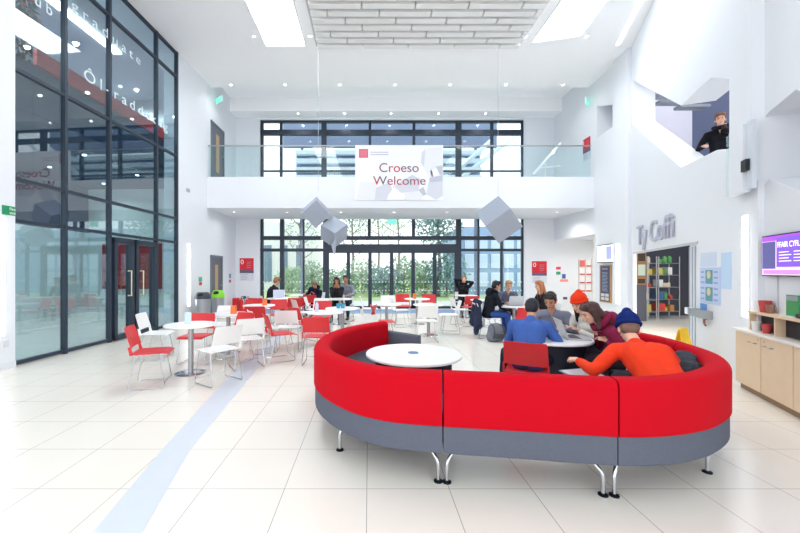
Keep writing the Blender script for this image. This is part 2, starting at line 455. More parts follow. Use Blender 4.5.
# angled right wall: shop opening, faceted hole above
rwa = lambda px: RW.hit(px, 250)[0]
zo = 1.965
A0, A1, AE = rwa(633.5), rwa(697.3), rwa(758)
h1 = q(RW, [(632.5, 80), (681, 105.5), (711, 77.5), (731, 79.5), (741, 82), (741, 141), (725, 150.5), (717, 150), (681, 167.5), (632.5, 124)])
bm = fpoly(RW, [(0, 2.3), (AE, 2.3), (AE, H1), (0, H1)], [h1], 0, .5)
merge(bm, fpoly(RW, [(0, 0), (A0, 0), (A0, zo), (A1, zo), (A1, 0), (AE, 0), (AE, 2.3), (0, 2.3)], [], 0, .07))
struct('wall_right', bm, WHITE)
struct('pillar_right_near', fbox(RW, rwa(736), AE+.005, -.07, .45, 2.62, H1), WHITE)
h2 = [RB.hit(x, y) for x, y in [(764, 118), (769, 112), (796, 89.5), (832, 104), (832, 205), (800, 190.7), (769.5, 179.4), (762, 188)]]
e0 = RB.hit(752, 250)[0]; e1 = RW.hit(758, 250)[0]+4.3
bm = fpoly(RB, [(e1-4.35, 0), (e1, 0), (e1, H1), (e1-4.35, H1)], [h2], 0, .35)
struct('wall_right_near', bm, WHITE)
struct('wall_behind_near_opening', fbox(RB, e1-4.34, e1-.5, .36, .40, 2.8, 7.5), WHITE)
struct('floor_upper_right', fbox(RW, .1, 10.5, .5, 6, 2.58, 2.8), WHITE)
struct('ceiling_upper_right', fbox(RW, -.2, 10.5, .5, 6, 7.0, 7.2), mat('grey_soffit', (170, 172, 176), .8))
struct('wall_upper_lavender', box(B(), 7.9, 9.75, 11.0, 11.15, 2.8, 7.0), mat('lavender_wall', (226, 224, 236), .7))
DK = mat('dark_blue_grey_wall', (98, 106, 134), .7)
fd = Frame((9.66, 11.0), (1.3, -2.6))
struct('wall_upper_dark', fbox(fd, 0, 5.5, 0, .15, 2.8, 7.0), DK)
bm = B()
p0 = fd.hit(694, 150)[0]; p1 = fd.hit(705, 150)[0]
fbox(fd, p0, p1, -.05, -.02, 2.8, 4.75, bm)
struct('door_5', bm, mat('white_door', (238, 240, 244), .5))
for i, (px, py, Y, w) in enumerate(((670, 103, 9.8, .7), (692, 107.5, 9.4, .75), (661, 97, 10.4, .5))):
    c = at(px, py, Y)
    bm = B(); box(bm, c.x-w/2, c.x+w/2, Y-.12, Y+.12, c.z-.03, c.z+.04)
    for dx in (-.3, .3): tube(bm, [(c.x+dx*w, Y, c.z), (c.x+dx*w, Y, 7.0)], .008, 6)
    obj('service_tray', bm, mat('grey_metal', (150, 158, 168), .4, .6), label=('grey hanging service tray in the middle, seen through the wall opening', 'grey hanging service tray nearest the dark wall, seen through the opening', 'grey hanging service tray furthest back through the wall opening')[i], cat='service tray')

# shop behind the angled wall
SD = mat('shop_dark_wall', (74, 76, 88), .7)
struct('wall_shop_back', box(B(), 7.81, 11.5, 12.4, 12.55, 0, 2.6), SD)
bm = B(); box(bm, 7.8, 11.5, 12.56, 12.7, 0, 2.7); box(bm, 7.72, 7.8, 12.2, 12.7, 0, 2.7); struct('wall_passage_side', bm, WARMW)
struct('wall_shop_side', box(B(), 11.4, 11.55, 7.0, 12.4, 0, 2.6), SD)
struct('ceiling_shop', fbox(RW, .2, 7, .5, 5.5, 2.3, 2.45), SD)
l, r = at(635, 300, 11.0), at(646.5, 300, 11.0)
struct('wall_shop_board', box(B(), 7.5, r.x, 11.0, 11.1, 0, 2.3), mat('shop_grey_board', (84, 86, 98), .6))
for i, (pxa, pya, pxb, pyb) in enumerate(((636.5, 252, 645.5, 263), (636.5, 263, 645.5, 277), (636.5, 277, 645.5, 285))):
    A, Bq = at(pxa, pyb, 10.98), at(pxb, pya, 10.98)
    t = obj('wall_sign', box(B(), A.x, Bq.x, 10.96, 10.995, A.z+.01, Bq.z-.01), mat('oak_sign', (178, 128, 78), .6), label=('small wooden sign at the top of the dark board in the shop doorway', 'pale green sign with wooden edge on the dark board in the shop doorway', 'small wooden sign at the bottom of the three on the dark shop board')[i], cat='sign')
    obj('sign_face', box(B(), A.x+.03, Bq.x-.03, 10.95, 10.962, A.z+.05, Bq.z-.05), mat('sign_face%d' % i, ((60, 48, 40), (196, 214, 200), (60, 48, 40))[i], .6), t)
obj('ceiling_light', fbox(RW, 2.0, 3.4, 1.9, 2.2, 2.27, 2.3), glow('led_shop', (255, 248, 236), 24), label='added flat fill light deeper inside the shop, nearer the white shutter door', cat='ceiling light')  # glowing panel added to brighten the racks and shop interior
obj('ceiling_light', fbox(RW, 2.0, 3.4, 2.2, 2.6, 6.95, 7.0), glow('led_shop', (255, 248, 236), 24), label='flat ceiling light in the upper room behind the wall hole', cat='ceiling light')
obj('ceiling_light', fbox(RW, .8, 2.2, 1.0, 1.3, 2.27, 2.3), glow('led_shop', (255, 248, 236), 24), label='added flat fill light just inside the shop near the steel racks', cat='ceiling light')  # second glowing panel, added because the shop floor was too dark
# white folded door leaf beside the opening
d4 = thing('door_4', 'white frosted sliding shutter door at the right of the shop opening', 'door', kind='structure')
P0 = rwa(683)
bm = fbox(RW, P0, A1-.02, .1, .16, 0.01, zo); obj('door_leaf', bm, mat('frosted_door', (226, 230, 236), .4), d4)
bm = fbox(RW, A1-.05, A1-.012, .05, .2, 0, zo); obj('teal_edge', bm, mat('teal_edge', (90, 150, 156), .4), d4)
bm = B()
for k in range(6): fbox(RW, P0+k*.12, P0+k*.12+.012, .085, .105, .02, zo-.03, bm)
obj('door_groove', bm, mat('groove', (180, 186, 196), .6), d4)
struct('trim_3', fbox(RW, A0-.02, A1+.03, -.01, .02, zo-.015, zo+.03), mat('lintel_edge', (190, 192, 196), .4))

# doors in the far left wall
def wall_door(n, x0, x1, z0, z1, label):
    t = thing('door_%d' % n, label, 'door', kind='structure')
    a, b = LF.hit(x0, 280)[0], LF.hit(x1, 280)[0]
    bm = B(); fbox(LF, a-.07, a, -.03, .02, z0, z1+.07, bm); fbox(LF, b, b+.07, -.03, .02, z0, z1+.07, bm); fbox(LF, a-.07, b+.07, -.03, .02, z1, z1+.07, bm)
    obj('door_frame', bm, mat('grey_door_frame', (112, 118, 128), .5), t)
    lf = obj('door_leaf', fbox(LF, a, b, -.012, .02, z0+.01, z1), mat('grey_door', (98, 102, 112), .5), t)
    obj('vision_panel', fbox(LF, a+.35*(b-a), a+.62*(b-a), -.016, -.011, z0+.35, z1-.25), mat('oak_panel', (190, 156, 116), .5), lf)
    bm = B(); tube(bm, [LF.p(b-.1, -.014, z0+1), LF.p(b-.1, -.06, z0+1), LF.p(b-.22, -.06, z0+1)], .011); obj('door_handle', bm, STEEL, lf)
wall_door(3, 211, 221.3, 0, 1.96, 'grey door in the left wall under the balcony')
wall_door(6, 211.5, 223, 4.53, 6.42, 'grey door in the left wall on the balcony')

# ---- outside
def sky_world():
    w = bpy.data.worlds.new('sky'); scn.world = w; w.use_nodes = True
    nt = w.node_tree; bg = nt.nodes['Background']
    tc = nt.nodes.new('ShaderNodeTexCoord'); sp = nt.nodes.new('ShaderNodeSeparateXYZ'); cr = nt.nodes.new('ShaderNodeValToRGB')
    nt.links.new(tc.outputs['Generated'], sp.inputs[0]); nt.links.new(sp.outputs[2], cr.inputs[0])
    cr.color_ramp.elements[0].position = 0.0; cr.color_ramp.elements[0].color = (.95, .97, 1, 1)
    cr.color_ramp.elements[1].position = .8; cr.color_ramp.elements[1].color = (.84, .92, 1, 1)
    nt.links.new(cr.outputs[0], bg.inputs[0]); bg.inputs[1].default_value = 1.35
sky_world()
struct('ground', box(B(), -25, 30, 14.55, 60, -.2, -.03), mat('lawn', (176, 196, 138), .9, vary=.25, vscale=3))
struct('path', box(B(), -25, 30, 14.7, 18.5, -.03, -.01), mat('pale_paving', (214, 214, 210), .8, vary=.08))
# ================================================================== SOFA (four units round a ring open at the far side)
OUT = [(.16, 5.20), (-.03, 5.01), (-.28, 4.68), (-.47, 4.25), (-.54, 3.8), (-.505, 3.4), (-.37, 3.06), (-.13, 2.75), (.14, 2.58), (.503, 2.50),
       (1.047, 2.42), (1.59, 2.34), (1.85, 2.345), (2.1, 2.395), (2.38, 2.51), (2.715, 2.75), (2.99, 3.125), (3.12, 3.55), (3.18, 3.95), (3.14, 4.30)]
def spline(P, n=8):
    P = [V((a, b, 0)) for a, b in P]; P = [P[0]*2-P[1]]+P+[P[-1]*2-P[-2]]; out = []; idx = []
    for i in range(1, len(P)-2):
        idx.append(len(out))
        for k in range(n):
            t = k/n; a, b, c, d = P[i-1], P[i], P[i+1], P[i+2]
            out.append(.5*((2*b)+(c-a)*t+(2*a-5*b+4*c-d)*t*t+(3*b-a-3*c+d)*t**3))
    idx.append(len(out)); out.append(P[-2]); return out, idx
SP, SI = spline(OUT)
def sweep(bm, i0, i1, prof, gap0=0, gap1=0):
    """profile points (inward distance, z) carried along the outer line from sample i0 to i1, closed at both ends"""
    rings = []
    for i in range(i0, i1+1):
        a = SP[max(i-1, 0)]; b = SP[min(i+1, len(SP)-1)]; t = (b-a).normalized(); n = V((-t.y, t.x, 0))
        p = SP[i].copy()
        if i == i0: p += t*gap0
        if i == i1: p -= t*gap1
        rings.append([bm.verts.new((p.x+n.x*d, p.y+n.y*d, z)) for d, z in prof])
    m = len(prof)
    for a, b in zip(rings, rings[1:]):
        for k in range(m): bm.faces.new((a[k], a[(k+1) % m], b[(k+1) % m], b[k]))
    bm.faces.new(rings[0]); bm.faces.new(rings[-1][::-1])
    return bm
def rrect(d0, d1, z0, z1, rb, rt, n=5):
    out = []
    for (cx, cz, r, s) in ((d0+rb, z0+rb, rb, PI), (d1-rb, z0+rb, rb, 1.5*PI), (d1-rt, z1-rt, rt, 0), (d0+rt, z1-rt, rt, .5*PI)):
        for k in range(n+1): out.append((cx+r*math.cos(s+.5*PI*k/n), cz+r*math.sin(s+.5*PI*k/n)))
    return out
def frame_at(i):
    a = SP[max(i-1, 0)]; b = SP[min(i+1, len(SP)-1)]; t = (b-a).normalized(); return SP[i], t, V((-t.y, t.x, 0))
def sofa_leg(par, i, along, lean):
    p, t, n = frame_at(i); p = p+t*along+n*.12
    top = p+t*lean+n*.06+V((0, 0, .26)); kn = p+V((0, 0, .145))
    bm = B(); tube(bm, round_path([top, kn, p+V((0, 0, .006))], .04), [.0135]*9+[.012]*(len(round_path([top, kn, p], .04))-9) if False else .0135, 10)
    lg = obj('leg', bm, CHROME, par, smooth=True)
    bm = B(); lathe(bm, [(0, .0), (.032, 0), (.032, .008), (.018, .016), (0, .016)], 20, (p.x, p.y)); obj('foot_pad', bm, mat('dark_chrome', (40, 52, 62), .3, .8), lg, smooth=True)
def sofa(i0, i1, label, legs, g0=.004, g1=.004):
    t = thing('sofa_unit', label, 'sofa', (0, 0, 0), group='red and grey curved sofa units')
    obj('base', sweep(B(), i0, i1, rrect(.012, .62, .25, .445, .012, .008), g0, g1), GREYF, t, smooth=True)
    obj('seat_cushion', sweep(B(), i0, i1, rrect(.13, .64, .44, .48, .015, .025), g0, g1), DARKSEAT, t, smooth=True)
    obj('backrest', sweep(B(), i0, i1, rrect(0, .16, .438, .80, .012, .055, 6), g0+.002, g1+.002), REDF, t, smooth=True)
    for l in legs: sofa_leg(t, *l)
    return t
jL, jM, jR, jE = SI[0], SI[9], SI[11], SI[17]
s1 = sofa(SI[0], SI[9], 'left curved red sofa unit with a grey end arm, wrapping behind the round white table', [(SI[6]+1, 0, .0), (SI[9], -.03, -.09), (SI[1], 0, .06)])
s2 = sofa(SI[9], SI[11], 'straight red sofa unit in the middle with a grey felt base', [(SI[9], .03, .09), (SI[11], -.035, -.1)])
s3 = sofa(SI[11], SI[17], 'right curved red sofa unit behind the man in the navy beanie', [(SI[11], .035, .06), (SI[14]+5, 0, -.02)])
s4 = sofa(SI[17], SI[19], 'short red sofa unit at the far right end of the ring, behind the maroon coat', [(SI[19], -.1, -.05)])
def end_arm(par, i, sgn):
    p, t, n = frame_at(i)
    o = p-t*sgn*.0
    fr = Frame((o.x, o.y), (n.x, n.y)); d0, d1 = (-.11, -.006) if sgn < 0 else (.006, .11)
    # local y of fr = rotate n by +90 = -t
    d0, d1 = (.006, .11) if sgn > 0 else (-.11, -.006)
    bm = fbox(fr, .02, .64, d0, d1, .28, .66, bev=.012); obj('end_arm', bm, GREYF, par, smooth=True)
end_arm(s1, SI[0], 1); end_arm(s4, SI[19], -1)

# ================================================================== ROUND TABLES OF THE SOFA
def drum_table(x, y, r, rd, label):
    t = thing('drum_table', label, 'table', (x, y, 0))
    bm = B(); lathe(bm, [(0, .695), (r-.008, .695), (r, .702), (r, .716), (r-.006, .722), (0, .722)], 72); obj('tabletop', bm, TABLEW, t, smooth=True)
    bm = B(); lathe(bm, [(0, 0), (rd, 0), (rd, .694), (0, .694)], 56); obj('drum_base', bm, NAVYB, t, smooth=True)
    bm = B(); lathe(bm, [(0, .722), (.05, .722), (.05, .727), (.042, .729), (0, .729)], 24); obj('cable_port', bm, mat('blue_grommet', (90, 120, 170), .4), t, smooth=True)
drum_table(.42, 3.5, .45, .36, 'round white table on a dark drum inside the left curve of the red sofa')
drum_table(2.13, 4.33, .45, .35, 'round white table on a dark drum, with a laptop and people around it')

# ================================================================== CAFE TABLES AND CHAIRS
def cafe_table():
    t = thing('cafe_table', 'x', 'table', group='round white cafe tables')
    bm = B(); lathe(bm, [(0, .697), (.352, .697), (.36, .704), (.36, .714), (.354, .72), (0, .72)], 56); obj('tabletop', bm, TABLEW, t, smooth=True)
    bm = B(); lathe(bm, [(0, .012), (.038, .012), (.038, .69), (.11, .69), (.11, .698), (0, .698)], 28); obj('column', bm, STEEL, t, smooth=True)
    bm = B(); lathe(bm, [(0, 0), (.215, 0), (.215, .006), (.19, .013), (.06, .02), (0, .02)], 48); obj('base_disc', bm, CHROME, t, smooth=True)
    return t
tab0 = cafe_table(); first_t = [True]
def table(x, y, label):
    if first_t[0]: tab0.location = (x, y, 0); tab0['label'] = label; first_t[0] = False; return tab0
    return dup(tab0, (x, y, 0), 0, label)
TABLES = [
 (-2.62, 5.41, 'nearest round white cafe table, with a clear menu holder'),
 (-2.58, 6.75, 'round white cafe table with an orange menu block, in front of the bins'),
 (-2.52, 8.44, 'round white cafe table with an orange menu block, third in the left row'),
 (-2.60, 10.6, 'round white cafe table with a small white laptop before a man in black'),
 (-2.25, 12.0, 'small round white cafe table furthest back in the left row'),
 (-.85, 7.05, 'round white cafe table with a clear bottle, behind the sofa back'),
 (-.56, 7.76, 'round white cafe table with blue cups, just beyond the one with a bottle'),
 (-.82, 10.4, 'round white cafe table in front of the woman with long dark hair'),
 (.42, 8.75, 'round white cafe table straight behind the sofa with nothing on it'),
 (1.39, 8.6, 'round white cafe table beyond the grey sofa arm, a white chair in front'),
 (1.36, 10.4, 'round white cafe table carrying an orange block near the glass doors'),
 (3.12, 11.85, 'round white cafe table in front of the person with hands on their head'),
 (3.12, 10.0, 'round white cafe table behind the navy coat, nothing on it'),
 (3.25, 8.25, 'round white cafe table with an open silver laptop between three students'),
]
for x, y, l in TABLES: table(x, y, l)

def chair_proto(name, pm):
    t = thing(name, 'x', 'chair', group='stacking chairs around the cafe tables')
    # seat: curved shell, front at +y
    def shell(fn, nu, nv, th):
        bm = B(); top = [[bm.verts.new(fn(u/nu, v/nv, 0)) for v in range(nv+1)] for u in range(nu+1)]
        bot = [[bm.verts.new(fn(u/nu, v/nv, th)) for v in range(nv+1)] for u in range(nu+1)]
        for u in range(nu):
            for v in range(nv):
                bm.faces.new((top[u][v], top[u+1][v], top[u+1][v+1], top[u][v+1])); bm.faces.new((bot[u][v], bot[u][v+1], bot[u+1][v+1], bot[u+1][v]))
        for u in range(nu):
            bm.faces.new((top[u][0], bot[u][0], bot[u+1][0], top[u+1][0])); bm.faces.new((top[u][nv], top[u+1][nv], bot[u+1][nv], bot[u][nv]))
        for v in range(nv):
            bm.faces.new((top[0][v], top[0][v+1], bot[0][v+1], bot[0][v])); bm.faces.new((top[nu][v], bot[nu][v], bot[nu][v+1], top[nu][v+1]))
        return bm
    def seat(u, v, th):
        x = (u-.5); y = v*.43-.20
        w = .43-.03*abs(v-.5)*2
        z = .452-.012*math.cos(x*PI)*math.sin(min(1, v*1.3)*PI)-(.02*((v-.82)/.18)**2 if v > .82 else 0)-th
        return (x*w, y, z)
    obj('seat', shell(seat, 10, 12, .011), pm, t, smooth=True)
    def back(u, v, th):
        x = (u-.5); w = .43-.02*v-.02*max(0, v-.85)/.15
        z = .53+v*.25; y = -.195-.075*v-.03*math.cos(x*PI)*(.5+.5*v)+.012-th
        return (x*w, y, z)
    bk = obj('backrest', shell(back, 10, 8, .011), pm, t, smooth=True)
    for s in (-1, 1):
        bm = B(); prism(bm, [(-.205, .44), (-.165, .44), (-.195, .545), (-.225, .545)], s*.213-.008, s*.213+.008, 'x')
        obj('back_bracket', bm, pm, t)
    for s in (-1, 1):
        x = s*.20; xo = s*.225
        bm = B(); tube(bm, round_path([(x, .12, .432), (xo, .19, .0075), (xo, -.235, .0075), (x, -.14, .432)], .05, 5), .0075, 8)
        obj('sled_leg', bm, CHROME, t, smooth=True)
    for yy, zz, ww in ((.12, .432, .2), (-.14, .432, .2), (.18, .06, .222)):
        bm = B(); tube(bm, [(-ww, yy, zz), (ww, yy, zz)], .006, 6); obj('crossbar', bm, CHROME, t, smooth=True)
    return t
protos = {'R': chair_proto('red_chair', REDP), 'W': chair_proto('white_chair', WHITEP)}
used = {'R': False, 'W': False}
def chair(c, x, y, a, label):
    p = protos[c]
    if not used[c]:
        used[c] = True; p.location = (x, y, 0); p.rotation_euler = (0, 0, math.radians(a)); p['label'] = label; return p
    return dup(p, (x, y, 0), math.radians(a), label)
CHAIRS = [
 ('R', -2.86, 4.86, -72, 'red chair nearest the glass screen doors, seen from its side, at the nearest cafe table'),
 ('W', -3.62, 6.3, -80, 'white chair standing close to the glass screen, behind the foremost red chair'),
 ('R', -2.83, 6.02, 180, 'red chair pushed in at the far side of the nearest cafe table'),
 ('R', -2.26, 6.15, 150, 'red chair turned at an angle between the two nearest cafe tables'),
 ('W', -2.05, 5.0, 55, 'white chair at the right of the nearest cafe table, foremost of the white ones'),
 ('W', -2.97, 7.4, 175, 'white chair in front of the bins, at the far side of a cafe table'),
 ('W', -1.93, 5.8, 32, 'white chair just behind the foremost white one, its back to the pale blue band'),
 ('R', -2.35, 7.75, 5, 'red chair tucked in at the near side of the third table in the left row'),
 ('R', -2.98, 9.05, 170, 'red chair behind the third left row table, on its left'),
 ('R', -2.22, 9.08, 195, 'red chair behind the third left row table, on its right'),
 ('R', -2.98, 10.05, -10, 'red chair with its back to us before the man in black at the laptop'),
 ('R', -2.08, 10.1, 25, 'red chair at the right of the table with the small white laptop'),
 ('R', -1.80, 11.4, 0, 'red chair in front of the hunched person in the navy coat'),
 ('W', -1.95, 6.85, -60, 'white chair seen from the side beside the red one on the pale blue band'),
 ('R', -1.50, 6.25, -62, 'red chair standing on the pale blue band, turned to the right'),
 ('W', -1.52, 6.98, 0, 'white chair with its wide back to us behind the red one on the band'),
 ('R', -1.32, 7.5, -45, 'red chair angled towards the table with the clear bottle, on its left'),
 ('R', -.83, 6.0, 0, 'red chair directly behind the left end of the red sofa, its back to us'),
 ('R', -1.10, 8.6, 180, 'red chair on the far side of the table with the blue cups'),
 ('R', -.12, 7.98, 80, 'red chair at the right of the table with the blue cups'),
 ('W', -1.3, 9.5, 170, 'white chair facing us in the middle, left of the woman with dark hair'),
 ('W', -1.68, 9.4, -60, 'white chair turned right between the left row of tables and the centre'),
 ('W', -1.50, 10.15, -90, 'white chair seen side on, left of the table of the woman with dark hair'),
 ('W', -.12, 6.3, 20, 'white chair just above the left end of the sofa, right of a red one'),
 ('W', .10, 7.15, -80, 'white chair seen side on, above the left sofa end'),
 ('R', .32, 7.75, -85, 'red chair seen side on close behind the white one above the sofa end'),
 ('W', .86, 10.0, -80, 'white chair at the left of the orange block table near the doors, turned right'),
 ('W', 1.22, 7.85, 0, 'white chair with its back to us beyond the grey sofa arm'),
 ('W', 1.95, 8.95, 85, 'white chair facing left at the right of the table beyond the grey sofa arm'),
 ('W', 2.52, 10.1, -85, 'white chair left of the empty table behind the navy coat'),
 ('R', 1.05, 11.25, 180, 'red chair on the far side of the orange block table, on its left'),
 ('R', 1.78, 11.1, 165, 'red chair on the far side of the orange block table, on its right'),
 ('R', 2.98, 10.85, 0, 'red chair with its back to us before the person with hands on their head'),
 ('W', 0.02, 10.4, -90, 'white chair right of the table of the woman with dark hair'),
 ('W', .55, 10.6, 180, 'white chair facing us alone in front of the middle glass doors'),
 ('W', 2.66, 8.35, -90, 'chair under the man in the black jacket, with a navy coat on its back'),
 ('R', 3.12, 7.48, 0, 'red chair with its back to us at the table with the silver laptop'),
 ('R', 1.70, 3.95, -28, 'red chair under the man in the blue shirt'),
 ('R', 2.62, 5.27, 150, 'red chair under the man in the grey shirt'),
 ('R', 3.0, 4.80, 112, 'red chair under the girl in the orange beanie'),
 ('W', 3.36, 8.98, 180, 'white chair under the fair-haired man behind the silver laptop'),
 ('W', 3.95, 8.2, 90, 'white chair under the woman with long ginger hair'),
 ('W', -2.97, 10.95, -60, 'white chair under the man in black at the left laptop'),
 ('W', -.95, 11.05, 180, 'white chair under the woman with long dark hair'),
 ('W', -.72, 11.75, 180, 'white chair under the man behind the woman with dark hair'),
 ('W', -1.78, 12.3, 150, 'white chair under the hunched person in the navy coat'),
 ('W', 3.18, 12.5, 180, 'white chair under the person with hands on their head'),
]
for c in CHAIRS: chair(*c)

# ================================================================== SMALL THINGS ON TABLES
ORG = mat('orange_card', (244, 122, 62), .6)
for x, y, z, l in ((-2.47, 6.72, .72, 'orange menu block on the table in front of the bins'), (-2.38, 8.40, .72, 'orange menu block on the third table of the left row'), (1.28, 10.35, .72, 'orange menu block on the table by the middle glass doors')):
    bm = B(); prism(bm, [(-.045, 0), (.045, 0), (.04, .15), (-.04, .15)], -.045, .045, 'y'); bmesh.ops.transform(bm, matrix=Matrix.Translation((x, y, z)), verts=bm.verts)
    obj('menu_block', bm, ORG, label=l, cat='menu holder')
t = thing('menu_holder', 'clear upright menu holder on the nearest cafe table', 'menu holder', (-2.68, 5.45, .72), math.radians(-12))
obj('holder_foot', box(B(), -.05, .05, -.035, .035, 0, .008, .002), mat('clear_acrylic', (214, 230, 240), .15), t)
obj('menu_card', box(B(), -.055, .055, -.004, .004, .008, .17), mat('menu_print', (206, 222, 238), .3), t)
def bottle(x, y, z, label, m):
    t = thing('water_bottle', label, 'bottle', (x, y, z))
    bm = B(); lathe(bm, [(0, 0), (.033, 0), (.035, .02), (.033, .08), (.035, .13), (.03, .16), (.013, .185), (.013, .2), (0, .2)], 20); obj('bottle_body', bm, m, t, smooth=True)
    bm = B(); lathe(bm, [(0, .2), (.015, .2), (.015, .217), (0, .217)], 16); obj('bottle_cap', bm, mat('blue_cap', (70, 110, 180), .4), t)
bottle(-.99, 6.98, .72, 'clear water bottle on the table behind the sofa back', mat('bottle_plastic', (196, 208, 226), .15, spec=.7))
for i, (x, y) in enumerate(((-.64, 7.7), (-.55, 7.72))):
    bm = B(); lathe(bm, [(0, 0), (.036, 0), (.046, .1), (.043, .1), (.034, .006), (0, .006)], 20)
    bmesh.ops.transform(bm, matrix=Matrix.Translation((x, y, .72)), verts=bm.verts)
    obj('blue_cup', bm, mat('blue_cup', (64, 160, 196), .4), smooth=True, label=('left one of two blue cups on a cafe table', 'right one of two blue cups on a cafe table')[i], cat='cup', group='blue cups')

def laptop(x, y, z, rz, label, m, open_=110, screen=(60, 66, 92)):
    t = thing('laptop', label, 'laptop', (x, y, z), math.radians(rz))   # user sits at -y, lid hinge at +y
    obj('keyboard_base', box(B(), -.165, .165, -.115, .115, 0, .016, .004), m, t)
    obj('keyboard', box(B(), -.14, .14, -.02, .095, .016, .018), mat('key_black', (52, 54, 60), .5), t)
    R = Matrix.Translation((0, .115, .012)) @ Matrix.Rotation(math.radians(90-open_), 4, 'X')
    bm = B(); box(bm, -.165, .165, 0, .01, 0, .225, .004); lid = obj('lid', bm, m, t, xf=R)
    bm = B(); box(bm, -.152, .152, -.0015, .0, .014, .212); obj('screen', bm, mat('screen_%d_%d' % (screen[0], screen[2]), screen, .2), lid, xf=R)
SILV = mat('laptop_silver', (196, 198, 204), .35, .5)
laptop(3.28, 8.35, .72, 180, 'open silver laptop in front of the fair-haired man', SILV)
laptop(2.40, 4.27, .7225, 78, 'open laptop on the sofa table before the girl in the maroon coat', SILV, 112, (74, 70, 110))
laptop(-2.58, 10.62, .72, 20, 'small white laptop in front of the man in black on the left', mat('laptop_white', (236, 238, 244), .4), 105, (205, 215, 235))
# tablet on the sofa beside the man in orange
t = thing('tablet', 'grey tablet in front of the man in the orange top', 'tablet', (1.95, 3.34, .555), math.radians(15)); t.rotation_euler = (math.radians(8), 0, math.radians(15))
obj('tablet_body', box(B(), -.17, .17, -.12, .12, 0, .012, .004), mat('tablet_shell', (120, 124, 134), .4), t)
obj('tablet_screen', box(B(), -.15, .15, -.105, .105, .012, .0135), mat('tablet_glass', (206, 212, 222), .15), t)

# ================================================================== BACKPACK, COATS, BINS, EXTINGUISHER, WET FLOOR SIGN
BPM = mat('grey_nylon', (112, 116, 126), .8, bump=.3, bscale=40, vary=.2)
t = thing('backpack', 'grey backpack slumped on the floor beside the man in the black jacket', 'backpack', (2.70, 7.86, 0), math.radians(20))
bm = B(); ell_piece(bm, (0, 0, .18), (.19, .13, .2)); cap_piece(bm, (-.11, 0, .1), .11, (.11, .02, .1), .11); cap_piece(bm, (-.05, .02, .28), .1, (.06, .02, .3), .09)
fuse('bag_body', bm, BPM, t, .012, 3, .02, .08)
bm = B(); cap_piece(bm, (-.07, -.13, .13), .055, (.07, -.13, .13), .055); fuse('front_pocket', bm, mat('dark_nylon', (70, 74, 84), .8), t, .012, 3)
for s in (-1, 1):
    bm = B(); tube(bm, round_path([(s*.08, .05, .37), (s*.12, -.1, .34), (s*.14, -.15, .2), (s*.13, -.08, .06)], .06), .014, 8); obj('strap', bm, mat('dark_nylon', (70, 74, 84), .8), t, smooth=True)
NAVYC = mat('navy_cloth', (30, 38, 66), .85, bump=.3, bscale=30)
bm = B()
for (x, y, r0, z0, x1, y1, r1, z1) in ((2.44, 8.22, .06, .80, 2.42, 8.16, .10, .30), (2.44, 8.46, .06, .80, 2.42, 8.5, .09, .36), (2.44, 8.34, .06, .82, 2.38, 8.34, .11, .34), (2.40, 8.2, .05, .6, 2.37, 8.14, .06, .14), (2.49, 8.25, .05, .8, 2.50, 8.45, .05, .8)):
    cap_piece(bm, (x, y, z0), r0, (x1, y1, z1), r1)
fuse('navy_coat', bm, NAVYC, None, .014, 3, .03, .1, label='navy coat hung over the back of the chair of the man in black', cat='coat')
bm = B(); ell_piece(bm, (2.70, 3.12, .60), (.19, .16, .14)); ell_piece(bm, (2.80, 3.28, .63), (.14, .17, .15)); cap_piece(bm, (2.58, 3.0, .54), .07, (2.75, 3.42, .56), .08); cap_piece(bm, (2.62, 3.2, .66), .05, (2.84, 3.22, .72), .05)
fuse('dark_jacket', bm, mat('dark_puffer', (38, 44, 56), .75, bump=.35, bscale=24), None, .014, 2, .05, .07, label='dark jacket heaped on the sofa beside the man in orange', cat='jacket')
def bin_(x, y, r, h, mb, ml, label, lid_h):
    t = thing('litter_bin', label, 'bin', (x, y, 0))
    bm = B(); lathe(bm, [(0, 0), (r*.9, 0), (r*.92, .02), (r, h), (0, h)], 40); obj('bin_body', bm, mb, t, smooth=True)
    bm = B(); lathe(bm, [(0, h), (r*1.04, h), (r*1.05, h+.06), (r*.95, h+lid_h*.7), (r*.7, h+lid_h), (0, h+lid_h)], 40); ld = obj('bin_lid', bm, ml, t, smooth=True)
    bm = B(); ell_piece(bm, (0, -r*.72, h+lid_h*.66), (r*.5, r*.34, lid_h*.3)); obj('lid_opening', bm, mat('bin_mouth', (16, 18, 22), .7), ld, smooth=True)
bin_(-4.92, 10.9, .215, .68, mat('bin_steel', (168, 172, 178), .35, .7), mat('bin_dark_lid', (52, 58, 72), .4), 'grey litter bin with a dark domed lid by the left wall', .19)
bin_(-4.82, 11.75, .19, .66, mat('bin_steel', (168, 172, 178), .35, .7), mat('bin_lime_lid', (132, 214, 40), .5), 'grey litter bin with a lime green lid, beyond the dark-lidded one', .22)
t = thing('extinguisher_stand', 'red stand holding a fire extinguisher against the back wall', 'fire extinguisher stand', (-4.9, 13.7, 0))
RX = mat('extinguisher_red', (206, 24, 36), .35)
obj('stand_box', box(B(), -.16, .06, -.1, .1, 0, .5, .02), RX, t)
t = thing('fire_extinguisher', 'red fire extinguisher standing right beside its red stand', 'fire extinguisher', (-4.74, 13.66, 0))
bm = B(); lathe(bm, [(0, 0), (.07, 0), (.075, .02), (.075, .38), (.05, .44), (.022, .47), (.022, .5), (0, .5)], 28); obj('cylinder', bm, RX, t, smooth=True)
bm = B(); tube(bm, [(0, 0, .5), (0, 0, .54), (.08, 0, .56)], .014, 8); tube(bm, round_path([(.02, 0, .5), (.12, 0, .46), (.1, 0, .2)], .06), .011, 8); obj('valve_hose', bm, BLACKRUB, t, smooth=True)
